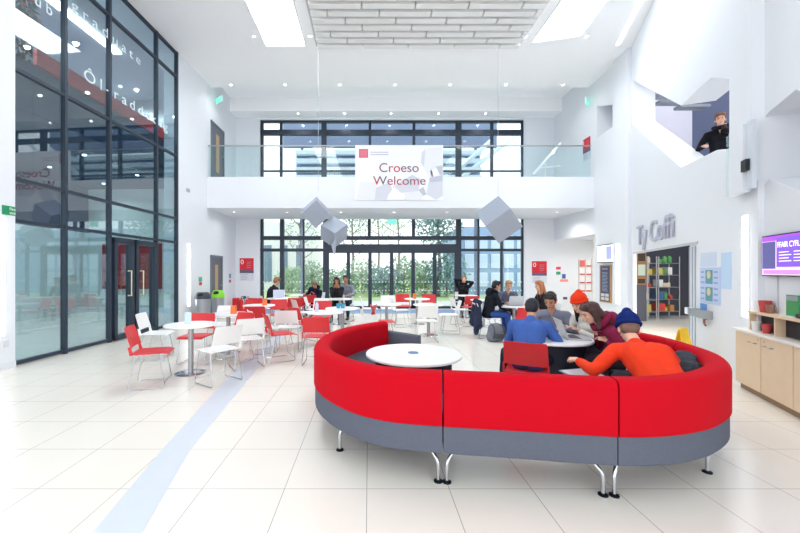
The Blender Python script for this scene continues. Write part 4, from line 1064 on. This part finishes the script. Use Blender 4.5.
struct('trim_4', box(B(), 6.02, 6.14, 5.0, 9.3, H1-.02, H1), glow('cove_light', (250, 252, 255), 4), label='slim light line along the right edge of the ceiling') if False else None
t = thing('ceiling_light_line', 'slim light line along the right edge of the ceiling', 'ceiling light')
fr = Frame((6.66, 9.85), (-.36, -1)); obj('diffuser', fbox(fr, 0, 4.6, -.04, .04, H1-.02, H1), glow('cove_light', (250, 252, 255), 1.2), t)
# acoustic baffles: rows of hanging blades with staggered joints
t = thing('acoustic_baffle_panel', 'panel of white acoustic baffles hung in staggered rows in the ceiling', 'acoustic panel')
BAF = mat('baffle_white', (232, 232, 230), .9)
y = 9.82; row = 0
while y > 4.6:
    x = -1.36-(.4*(row % 3)); 
    while x < 3.98:
        xa, xb = max(x, -1.36), min(x+1.19, 3.98)
        if xb-xa > .05: obj('baffle', box(B(), xa+.012, xb-.012, y-.16, y, H1-.14, H1-.01, .004), BAF, t)
        x += 1.2
    y -= .25; row += 1
bm = B(); box(bm, -1.42, 4.04, 4.5, 9.9, H1-.012, H1-.002); obj('backing', bm, mat('baffle_back', (196, 196, 196), .9), t)

# reflection of a stair rail in the balustrade glass, modelled as solid tubes
t = thing('reflected_rail', 'reflected white stair rail, built solid, slanting up behind the right end of the balustrade', 'handrail')
a, b = at(533, 174.5, 12.6), at(561, 143, 12.6); bm = B(); tube(bm, [a, b], .04, 8); obj('sloping_rail', bm, mat('rail_white', (250, 250, 250), .4), t)
a, b = at(541, 168, 12.6), at(560, 166, 12.6); bm = B(); tube(bm, [a, b], .025, 8); tube(bm, [at(545, 161, 12.6), at(545, 177, 12.6)], .02, 8); obj('lower_rail', bm, mat('rail_white', (250, 250, 250), .4), t)

# ================================================================== SHOP RACKS
def rack(pxa, pxb, Y, label, seed):
    A, Bq = at(pxa, 300, Y), at(pxb, 300, Y); x0, x1 = A.x, Bq.x
    t = thing('shelf_rack', label, 'shelf rack'); rnd = random.Random(seed)
    for x in (x0, x1):
        for dy in (0, .4):
            bm = B(); tube(bm, [(x, Y+dy, 0), (x, Y+dy, 1.95)], .016, 8); obj('upright', bm, STEEL, t)
    cols = [(206, 70, 60), (226, 214, 190), (90, 160, 90), (240, 240, 236), (196, 140, 70), (70, 110, 160), (210, 190, 90)]
    for k, z in enumerate((.25, .62, 1.0, 1.38, 1.75)):
        obj('shelf', box(B(), x0, x1, Y-.01, Y+.41, z-.02, z), STEEL, t)
        x = x0+.05; n = 0
        while x < x1-.12:
            w = rnd.uniform(.09, .2); h = rnd.uniform(.1, .24); c = rnd.choice(cols)
            if x+w > x1-.03: break
            bm = B()
            if rnd.random() < .5: box(bm, x, x+w, Y+.04, Y+.3, z, z+h, .008)
            else: lathe(bm, [(0, z), (w*.45, z), (w*.45, z+h*.75), (w*.2, z+h), (0, z+h)], 16, (x+w/2, Y+.15))
            nm = '%s, %s along the %s shelf of the %s' % ({(206, 70, 60): 'red pack', (226, 214, 190): 'cream pack', (90, 160, 90): 'green pack', (240, 240, 236): 'white pack', (196, 140, 70): 'tan pack', (70, 110, 160): 'blue pack', (210, 190, 90): 'yellow pack'}[c], ['first', 'second', 'third', 'fourth', 'fifth', 'sixth', 'seventh', 'eighth', 'ninth', 'tenth', 'eleventh', 'twelfth'][n], ['bottom', 'second', 'middle', 'fourth', 'top'][k], 'left rack' if seed == 1 else 'main rack')
            obj('grocery_pack', bm, mat('pack_%d_%d_%d' % c, c, .5), label=nm, cat='packet', group='packets on the shop racks'); x += w+.015; n += 1
rack(647.5, 656.5, 11.3, 'narrow steel shelf rack with crates at the left in the shop', 1)
rack(658.5, 679.5, 11.5, 'wide steel shelf rack full of packets in the shop', 2)

# ================================================================== CHRISTMAS TREE ON THE UPPER FLOOR BEHIND THE GLASS
t = thing('christmas_tree', 'small decorated Christmas tree on the upper floor behind the glass screen', 'Christmas tree', (-6.90, 7.35, 5.42))
bm = B(); tube(bm, [(0, 0, 0), (0, 0, 1.9)], .03, 8); obj('trunk', bm, mat('tree_trunk', (96, 76, 60), .8), t)
bm = B(); rr = random.Random(3)
for k in range(1500):
    z = .15+1.85*rr.random()**1.3; r = .5*(1-(z-.1)/2.0)*(.4+.6*rr.random()); a = rr.random()*2*PI
    p_ = V((r*math.cos(a), r*math.sin(a), z)); d_ = V((math.cos(a), math.sin(a), -.35)).normalized(); q_ = d_.cross(V((0, 0, 1))).normalized()*.018
    bm.faces.new([bm.verts.new(p_-q_), bm.verts.new(p_+q_), bm.verts.new(p_+d_*.1)])
obj('branches', bm, mat('fir_green', (44, 84, 70), .8), t)
for k in range(26):
    z = .2+1.6*k/26; r = .5*(1-(z-.1)/2.0)*.98; a = k*2.4
    bm = B(); ell_piece(bm, (r*math.cos(a), r*math.sin(a), z), (.035, .035, .035), None, 12, 8)
    obj('bauble', bm, mat(*((('bauble_red', (214, 60, 50)), ('bauble_gold', (240, 170, 70)), ('bauble_white', (240, 240, 245)))[k % 3]), rough=.25), t, smooth=True)

# ================================================================== OUTSIDE: planting, trees, buildings
LEAFS = [mat('leaf_a', (138, 168, 132), .7), mat('leaf_b', (164, 190, 152), .7), mat('leaf_c', (112, 152, 146), .7)]
BARK = mat('bark', (112, 98, 88), .9)
def leaves(bm, c, r, n, s, rnd):
    for _ in range(n):
        d = V((rnd.gauss(0, 1), rnd.gauss(0, 1), rnd.gauss(0, 1))).normalized()*rnd.random()**.4
        p = V((c[0]+d.x*r[0], c[1]+d.y*r[1], c[2]+d.z*r[2]))
        if p.z < 0.02: continue
        a = V((rnd.gauss(0, 1), rnd.gauss(0, 1), rnd.gauss(0, 1))).normalized(); b = a.cross(V((rnd.gauss(0, 1), rnd.gauss(0, 1), rnd.gauss(0, 1)))).normalized()
        k = s*rnd.uniform(.6, 1.3)
        bm.faces.new([bm.verts.new(p+a*k), bm.verts.new(p+b*k*.5), bm.verts.new(p-a*k), bm.verts.new(p-b*k*.5)])
rnd = random.Random(11)
def bush(x, y, rx, rz, i, label):
    t = thing('garden_bush', label, 'bush', (x, y, -.03)); bm = B(); leaves(bm, (0, 0, rz*.7), (rx, rx*.7, rz*.8), int(900*rx), .11, rnd)
    obj('foliage', bm, LEAFS[i % 3], t); bm = B(); tube(bm, [(0, 0, 0), (0, 0, rz)], .04, 6); obj('stem', bm, BARK, t)
for k, (px, Y, rx, rz, l) in enumerate(((338, 22, 1.3, .9, 'round bush outside behind the seated woman with dark hair'), (362, 25, 1.5, 1.3, 'bush outside left of the middle doors'), (384, 22.5, 1.2, 1.0, 'bush outside behind the left middle door pane'),
    (404, 26, 1.6, 1.4, 'bush outside behind the right middle door pane'), (425, 23, 1.2, 1.2, 'bush outside just right of the middle doors'), (447, 22, 1.4, 1.5, 'tall bush outside left of the thick window post'), (312, 24, 1.3, 1.2, 'bush outside behind the hunched person'), (292, 26, 1.3, 1.0, 'bush outside behind the man in black'))):
    bush((px-CX)/FPX*Y, Y, rx, rz*1.25, k, l)
def tree(x, y, h, cr, i, label, n=1500):
    t = thing('garden_tree', label, 'tree', (x, y, -.03)); bm = B(); tube(bm, [(0, 0, 0), (.1, 0, h*.4), (0, .1, h*.8), (.05, 0, h)], [.13, .1, .07, .03], 8)
    for k in range(9):
        a = k*2.4; z = h*(.4+.06*k); tube(bm, [(0.05, 0, z), (math.cos(a)*cr*.5, math.sin(a)*cr*.5, z+cr*.3), (math.cos(a)*cr*.9, math.sin(a)*cr*.9, z+cr*.75)], [.05, .03, .012], 6)
    obj('trunk', bm, BARK, t); bm = B(); leaves(bm, (0, 0, h*.86), (cr, cr, h*.32), n, .10, rnd); obj('crown', bm, LEAFS[i % 3], t)
for k, (px, Y, h, cr, n, l) in enumerate(((352, 30, 6.5, 2.0, 1500, 'tree outside left of the hanging cubes'), (398, 33, 7.5, 2.4, 1300, 'tree outside behind the middle of the entrance doors'), (438, 22, 5.4, 1.6, 1800, 'leafy tree outside left of the right hanging cube'), (300, 27, 5.8, 1.5, 350, 'bare tree outside at the left of the glazing'), (378, 36, 8, 2.2, 800, 'thin tree furthest away outside the doors'))):
    tree((px-CX)/FPX*Y, Y, h, cr, k, l, n)
# louvred canopy outside at balcony level
t = thing('louvre_canopy', 'canopy of white horizontal louvres outside the balcony glazing', 'canopy')
cx0, cx1 = (295-CX)/FPX*17, (482-CX)/FPX*17
LB = mat('louvre_blue', (110, 132, 172), .5)
obj('fascia', box(B(), (283-CX)/FPX*17, (497-CX)/FPX*17, 17.0, 17.2, EYE+(CY-147)/FPX*17, EYE+(CY-108)/FPX*17), mat('canopy_grey', (120, 136, 164), .6), t)
obj('back_panel', box(B(), cx0, cx1, 17.3, 17.4, EYE+(CY-178)/FPX*17, EYE+(CY-148)/FPX*17), LB, t)
for py in (152, 160.5, 169, 177):
    z = EYE+(CY-py)/FPX*17; obj('louvre', box(B(), cx0, cx1, 17.0, 17.25, z-.11, z+.1, .02), mat('louvre_white', (240, 244, 250), .5), t)
for px in (300, 479):
    x = (px-CX)/FPX*17; obj('canopy_post', box(B(), x-.06, x+.06, 17.5, 17.62, -.03, 8), mat('canopy_grey', (120, 136, 164), .6), t)
for px0, py0, px1, py1 in ((455, 172, 492, 140), (462, 177, 520, 132)):
    bm = B(); tube(bm, [at(px0, py0, 16.7), at(px1, py1, 16.7)], .10, 4); obj('sloping_brace', bm, mat('louvre_white', (240, 244, 250), .5), t)
# blue glazed block beyond the right bay
t = thing('office_block', 'pale blue glazed block outside behind the right bay of the glazing', 'building')
x0, x1 = (461-CX)/FPX*24, (575-CX)/FPX*24
obj('wall', box(B(), x0, x1+3, 24, 30, -.03, 4.4), mat('block_blue', (146, 172, 206), .6), t)
for i in range(9):
    x = x0+.25+i*.85
    for z in (.5, 1.7, 2.9): 
        wn = obj('window', box(B(), x, x+.6, 23.93, 24.0, z, z+.9), mat('block_frame', (224, 232, 244), .5), t)
        obj('pane', box(B(), x+.05, x+.55, 23.92, 23.935, z+.06, z+.84), mat('block_pane', (120 if (i+int(z)) % 2 else 206, 150 if (i+int(z)) % 2 else 220, 200 if (i+int(z)) % 2 else 240), .2), wn)
t = thing('pale_block', 'pale rendered block outside behind the left bay of the glazing', 'building')
x0 = (268-CX)/FPX*30
obj('wall', box(B(), x0-8, x0+3.6, 30, 36, -.03, 5.5), mat('pale_render', (224, 222, 222), .8), t)
for i in range(3): obj('window', box(B(), x0-.3+i*1.3, x0+.3+i*1.3, 29.95, 30, .6, 3.6), mat('pale_window', (110, 130, 150), .3), t)
# ================================================================== PEOPLE
SKINS = {'light': (226, 178, 152), 'mid': (198, 146, 116), 'tan': (172, 120, 92)}
def ik(s, t, l1, l2, pole):
    d = t-s; L = min(d.length, (l1+l2)*.985); d = d.normalized(); t = s+d*L
    x = (l1*l1-l2*l2+L*L)/(2*L); h = math.sqrt(max(l1*l1-x*x, 0))
    p = (pole-d*pole.dot(d)).normalized()
    return s+d*x+p*h, t
def person(label, x, y, face, top, skin='light', hair=(40, 32, 30), hair_len=0, beanie=None, trousers=(40, 46, 66), shoes=(40, 40, 44),
           lean=15, side=0, hpitch=10, hyaw=0, seat=.455, stand=False, female=False, hands=None, knees=.13, feet=.42, hood=None, vox=.009, group=None, z0=0.0, poleL=None, poleR=None, scale=1.0, undertop=None, skirt=False):
    scale *= .94; seat = seat/scale
    if hands: hands = {k: (v[0], v[1], v[2]/scale if not stand else v[2]) for k, v in hands.items()}
    t = thing('person', label, 'person', (x, y, z0), math.radians(face)); t.scale = (scale,)*3
    sk = mat('skin_'+skin, SKINS[skin], .55, spec=.35)
    hm = mat('hair_%d_%d_%d' % hair, hair, .6, bump=.4, bscale=50)
    tm = mat('cloth_%d_%d_%d' % top, top, .85, spec=.2, bump=.35, bscale=14)
    pm = mat('trouser_%d_%d_%d' % trousers, trousers, .85, spec=.2, bump=.3, bscale=14)
    sw = .168 if female else .19
    la, sd = math.radians(lean), math.radians(side)
    pel = V((0, 0, .93)) if stand else V((0, 0, seat+.10))
    sp = V((math.sin(sd), math.sin(la), math.cos(la)*math.cos(sd))).normalized()
    fwd = V((0, math.cos(la), -math.sin(la))); R = V((1, 0, 0)); R = (R-sp*R.dot(sp)).normalized()
    waist = pel+sp*.16; chest = pel+sp*.34; nk = pel+sp*.50
    # a hunched upper back bends further forward
    nk = nk+fwd*.02
    sh = {s: nk-sp*.05+R*s*sw for s in (-1, 1)}
    hp = math.radians(hpitch); hy = math.radians(hyaw)
    HR = Matrix.Rotation(hy, 3, 'Z') @ Matrix.Rotation(-hp, 3, 'X')
    hc = nk+sp*.07+HR @ V((0, .02, .115))
    Hp = lambda a, b, c: hc+HR @ V((a, b, c))
    hip = {s: pel+V((s*.09, .02, -.02)) for s in (-1, 1)}
    if stand:
        kn = {s: V((s*.1, .03, .5)) for s in (-1, 1)}; an = {s: V((s*.11, -.02, .085)) for s in (-1, 1)}
    else:
        kn = {s: V((s*knees, .43, seat+.065)) for s in (-1, 1)}; an = {s: V((s*knees, feet, .085)) for s in (-1, 1)}
    hands = hands or {}
    ht = {s: V(hands.get('L' if s < 0 else 'R', (s*.14, .42, seat+.30))) for s in (-1, 1)}
    arm = {}
    for s in (-1, 1):
        pole = (poleL if s < 0 else poleR) or (s*.6, -.3, -.8)
        e, w = ik(sh[s], ht[s], .285, .25, V(pole)); arm[s] = (e, w)
    # ---- body: one continuous skin surface
    bm = B(); o = -.014
    ell_piece(bm, Hp(0, -.008, .03), (.073, .092, .088), HR); ell_piece(bm, Hp(0, .018, -.035), (.056, .066, .078), HR)
    ell_piece(bm, Hp(0, .05, -.085), (.03, .026, .024), HR)
    cap_piece(bm, Hp(0, .084, .012), .010, Hp(0, .1, -.026), .0145); ell_piece(bm, Hp(0, .074, -.062), (.026, .012, .012), HR)
    for s in (-1, 1): ell_piece(bm, Hp(s*.074, -.008, -.012), (.011, .02, .032), HR); ell_piece(bm, Hp(s*.034, .066, -.022), (.02, .018, .018), HR)
    ell_piece(bm, Hp(0, .07, .035), (.05, .02, .013), HR)
    cap_piece(bm, nk-sp*.06, .055, Hp(0, -.02, -.06), .048)
    for s in (-1, 1):
        cap_piece(bm, pel+R*s*.06, .105, waist+R*s*.05, .095); cap_piece(bm, waist+R*s*.05, .095, chest+R*s*.06, .105)
        cap_piece(bm, chest+R*s*.06, .105, nk-sp*.06+R*s*.07, .062); cap_piece(bm, nk-sp*.06+R*s*.05, .055, sh[s], .05)
        e, w = arm[s]; cap_piece(bm, sh[s], .05, e, .036); cap_piece(bm, e, .036, w, .025)
        d = (w-e).normalized(); n = V((0, 0, -1)); n = (n-d*n.dot(d)); n = n.normalized() if n.length > .1 else V((0, 1, 0)); lat = d.cross(n)*s
        pc = w+d*.05
        for k, (off, ln) in enumerate(((-.03, .062), (-.01, .074), (.01, .07), (.029, .055))):
            b0 = w+d*.085+lat*off; b1 = b0+(d*.8+n*.45).normalized()*ln*.55; b2 = b1+(d*.35+n*.9).normalized()*ln*.55
            cap_piece(bm, w+d*.015+lat*off*.6, .015, b0, .0125, 8, 4); cap_piece(bm, b0, .0105, b1, .009, 8, 4); cap_piece(bm, b1, .009, b2, .0075, 8, 4)
        th0 = w+d*.025-lat*.022; th1 = th0-lat*.03+d*.03+n*.01; cap_piece(bm, th0, .014, th1, .0105, 8, 4); cap_piece(bm, th1, .0105, th1+d*.026+n*.012, .008, 8, 4)
        cap_piece(bm, hip[s], .075, kn[s], .052); cap_piece(bm, kn[s], .052, an[s], .034); cap_piece(bm, an[s]-V((0, 0, .035)), .03, an[s]+V((0, .12, -.05)), .026)
    fuse('body', bm, sk, t, vox*.8, 2)
    for s in (-1, 1):
        bm = B(); ell_piece(bm, Hp(s*.033, .0805, .004), (.011, .007, .0065), HR, 10, 8); obj('eye', bm, mat('eye_dark', (46, 36, 34), .3), t, smooth='all')
        bm = B(); cap_piece(bm, Hp(s*.018, .09, .026), .004, Hp(s*.052, .074, .028), .003, 8, 3); obj('eyebrow', bm, hm, t, smooth='all')
    bm = B(); ell_piece(bm, Hp(0, .084, -.064), (.022, .006, .0065), HR, 12, 8); obj('mouth', bm, mat('lips', (176, 98, 92), .5), t, smooth='all')
    # ---- top
    bm = B()
    for s in (-1, 1):
        cap_piece(bm, pel+R*s*.065-sp*.03, .12, waist+R*s*.055, .112); cap_piece(bm, waist+R*s*.055, .112, chest+R*s*.07-fwd*.01, .122)
        cap_piece(bm, chest+R*s*.07-fwd*.01, .122, nk-sp*.075+R*s*.085-fwd*.012, .08); cap_piece(bm, nk-sp*.055+R*s*.045, .066, sh[s]-sp*.012, .066)
        e, w = arm[s]; cap_piece(bm, sh[s]-sp*.012, .066, e, .052); cap_piece(bm, e, .052, e+(w-e)*.88, .041)
    cap_piece(bm, nk-sp*.05-fwd*.02, .07, nk+sp*.005-fwd*.012, .062)
    if female or hood:
        ell_piece(bm, chest+fwd*.06, (.14, .08, .08))
    fuse('jacket' if hood else 'top', bm, tm, t, .012, 3, .014, .09)
    if hood:
        bm = B(); c = nk+sp*.03-fwd*.03
        for k in range(12):
            a0 = PI*2*k/12; a1 = PI*2*(k+1)/12
            P = lambda a: c+R*.1*math.cos(a)+fwd*.1*math.sin(a)+sp*(.02-.02*math.sin(a))
            cap_piece(bm, P(a0), .04, P(a1), .04)
        ell_piece(bm, c-fwd*.1-sp*.05, (.12, .06, .1)); fuse('hood', bm, mat('cloth_%d_%d_%d' % hood, hood, .85, spec=.2, bump=.35, bscale=14), t, .012, 3)
    # ---- trousers and shoes
    bm = B()
    for s in (-1, 1):
        cap_piece(bm, pel+R*s*.07, .115, hip[s]+V((0, .02, 0)), .098); cap_piece(bm, hip[s], .098, kn[s], .068); cap_piece(bm, kn[s], .068, an[s]+V((0, 0, .01)), .05)
    fuse('trousers', bm, pm, t, .013, 3, .01, .08)
    for s in (-1, 1):
        bm = B(); a = an[s]; cap_piece(bm, a+V((0, -.035, -.035)), .045, a+V((0, .13, -.045)), .04); cap_piece(bm, a, .05, a+V((0, 0, -.04)), .047)
        ell = B(); merge(ell, bm) if False else None
        for v in bm.verts: v.co.z = max(v.co.z, .003)
        obj('shoe', bm, mat('shoe_%d_%d_%d' % shoes, shoes, .5), t, smooth='all')
    # ---- hair, hat
    bm = B()
    if beanie is None or hair_len:
        if not beanie: ell_piece(bm, Hp(0, -.022, .042), (.083, .098, .088), HR)
        ell_piece(bm, Hp(0, -.05, -.01), (.077, .065, .085), HR)
        if not beanie: cap_piece(bm, Hp(-.045, .055, .082), .026, Hp(.045, .055, .082), .026); cap_piece(bm, Hp(-.05, .03, .095), .03, Hp(.05, .03, .1), .03)
        for s in (-1, 1): cap_piece(bm, Hp(s*.072, .012, .05), .016, Hp(s*.074, .012, -.0), .01)
    else:
        ell_piece(bm, Hp(0, -.04, -.0), (.078, .068, .075), HR)
    if hair_len:
        for s in (-1, 1):
            e1 = nk+R*s*.1+fwd*.05-sp*(hair_len-.1)
            cap_piece(bm, Hp(s*.068, -.01, .03), .034, Hp(s*.078, -.005, -.1), .034); cap_piece(bm, Hp(s*.078, -.005, -.1), .034, e1, .026)
            cap_piece(bm, Hp(s*.04, -.065, 0), .045, nk+R*s*.06-fwd*.09-sp*(hair_len-.05), .035)
        cap_piece(bm, Hp(0, -.07, 0), .05, nk-fwd*.1-sp*hair_len, .035)
    fuse('hair', bm, hm, t, .009, 2, .012, .03)
    if beanie:
        bmn = mat('beanie_%d_%d_%d' % beanie, beanie, .95, spec=.1, bump=.5, bscale=90)
        bm = B(); ell_piece(bm, Hp(0, -.014, .07), (.094, .112, .098), HR); cap_piece(bm, Hp(0, -.03, .14), .05, Hp(0, -.045, .155), .04); hat = fuse('beanie', bm, bmn, t, .009, 3)
        bm = B()
        for k in range(20):
            a0 = PI*2*k/20; a1 = PI*2*(k+1)/20; P = lambda a: Hp(.084*math.cos(a), -.012+.102*math.sin(a), .042-.012*math.sin(a)*-1)
            cap_piece(bm, P(a0), .021, P(a1), .021, 8, 4)
        fuse('beanie_cuff', bm, bmn, hat, .009, 1)
    return t

person('man in an orange top and navy beanie seen from behind on the red sofa', 2.30, 2.80, -6, (232, 62, 30), 'light', (120, 92, 80), 0, (26, 44, 108), trousers=(52, 56, 66), lean=57, side=0, hpitch=34, hyaw=-14,
       hands={'L': (-.42, .54, .67), 'R': (.16, .56, .62)}, poleL=(-.7, -.3, -.5), poleR=(.8, -.4, -.2), vox=.007, seat=.475, scale=1.09)
person('man in a blue shirt with black hair, his back to us, on a red chair', 1.72, 3.99, -30, (66, 98, 168), 'mid', (18, 20, 30), knees=.31, feet=.2, trousers=(34, 38, 56), lean=34, hpitch=38,
       hands={'L': (-.12, .40, .78), 'R': (.18, .42, .78)}, poleL=(-.45, -.3, -.8), poleR=(.6, -.3, -.7), vox=.008)
person('man in a grey shirt with dark hair bending over the sofa table', 2.60, 5.22, 152, (128, 134, 152), 'mid', (26, 24, 26), trousers=(40, 44, 58), lean=28, hpitch=26, hyaw=-14,
       hands={'L': (-.16, .50, .76), 'R': (.15, .50, .76)}, vox=.008)
person('girl in an orange beanie and cream coat with long dark hair', 3.0, 4.76, 108, (226, 222, 214), 'light', (26, 20, 22), .16, (238, 66, 36), trousers=(40, 42, 50), lean=33, hpitch=20, female=True,
       hands={'L': (-.1, .50, .77), 'R': (.18, .48, .77)}, vox=.008)
person('girl in a maroon jacket with brown hair, sitting sideways on the sofa', 2.84, 3.92, 80, (132, 32, 68), 'light', (72, 44, 42), .06, None, feet=.30, trousers=(66, 58, 66), lean=42, hpitch=26, female=True, hood=(124, 28, 62),
       hands={'L': (-.13, .34, .76), 'R': (.14, .34, .80)}, vox=.008, seat=.475)
person('man in a black jacket and blue jeans facing right, by the navy coat', 2.70, 8.35, -88, (28, 32, 42), 'mid', (22, 22, 26), trousers=(54, 88, 158), lean=14, hpitch=16, hood=(26, 30, 40), hands={'L': (-.12, .46, .74), 'R': (.1, .42, .60)}, feet=.46)
person('fair-haired man in a grey top behind the silver laptop', 3.34, 8.98, 178, (98, 104, 122), 'light', (170, 134, 92), trousers=(50, 60, 90), lean=14, hpitch=20, hands={'L': (-.12, .42, .76), 'R': (.12, .42, .76)})
person('woman in black with long ginger hair facing left', 3.92, 8.2, 88, (36, 32, 36), 'light', (176, 112, 70), .26, None, trousers=(36, 38, 48), lean=8, hpitch=8, female=True, hands={'L': (-.12, .36, .74), 'R': (.12, .38, .74)}, scale=.98)
person('person in black with hands raised to their head by the back window', 3.2, 12.5, 178, (24, 26, 32), 'light', (150, 112, 80), trousers=(34, 36, 44), lean=6, hpitch=-8, hands={'L': (-.06, .15, 1.15), 'R': (.07, .14, 1.18)}, poleL=(-.8, .5, -.3), poleR=(.9, .4, .25), hood=(24, 26, 32), scale=1.04)
person('man in a black and red top typing on the small white laptop', -2.97, 10.98, -52, (34, 34, 46), 'light', (150, 108, 78), trousers=(34, 34, 42), lean=16, hpitch=22, hands={'L': (-.14, .44, .76), 'R': (.14, .44, .76)}, scale=1.06)
person('woman with long dark hair holding her hands to her face', -.95, 11.02, 178, (40, 38, 44), 'tan', (22, 18, 20), .2, None, trousers=(34, 36, 46), lean=8, hpitch=10, female=True, hands={'L': (-.07, .2, 1.0), 'R': (.07, .2, 1.0)}, scale=1.03)
person('man in grey sitting just behind the woman with long dark hair', -.72, 11.72, 172, (132, 138, 152), 'mid', (46, 38, 36), trousers=(44, 50, 66), lean=6, hpitch=6, scale=1.08)
person('hunched person in a navy coat leaning right near the back windows', -1.80, 12.28, 160, (30, 36, 58), 'mid', (118, 92, 72), trousers=(34, 38, 52), lean=30, side=-20, hpitch=34, hood=(28, 34, 56), hands={'L': (-.2, .42, .76), 'R': (.16, .42, .76)})
person('person in a black coat leaning on the upper floor parapet at the right', 6.82, 7.12, 128, (26, 26, 32), 'light', (120, 78, 58), .0, None, trousers=(40, 42, 50), lean=10, side=0, hpitch=8, hyaw=10, stand=True, hood=(28, 28, 34),
       hands={'L': (-.06, .16, 1.46), 'R': (.2, .34, 1.1)}, scale=1.06, poleL=(-.5, .4, -.7), z0=2.8, vox=.008)

# ================================================================== CAMERA AND PICTURE
cam = bpy.data.cameras.new('camera'); co = bpy.data.objects.new('camera', cam); COL.objects.link(co); scn.camera = co
cam.sensor_fit = 'HORIZONTAL'; cam.sensor_width = 36; cam.lens = 36*FPX/800
cam.shift_x = (400-CX)/800; cam.shift_y = (CY-266.5)/800
co.location = (0, 0, EYE); co.rotation_euler = (PI/2, 0, 0); cam.clip_start = .05; cam.clip_end = 300
vs = scn.view_settings
vs.view_transform = 'Standard'; vs.look = 'None'; vs.gamma = 1; vs.use_curve_mapping = False; vs.exposure = .8
scn.cycles.use_denoising = True
scn.cycles.max_bounces = 10; scn.cycles.diffuse_bounces = 6; scn.cycles.transparent_max_bounces = 16
scn.cycles.sample_clamp_indirect = 6
scn.cycles.caustics_reflective = False; scn.cycles.caustics_refractive = False
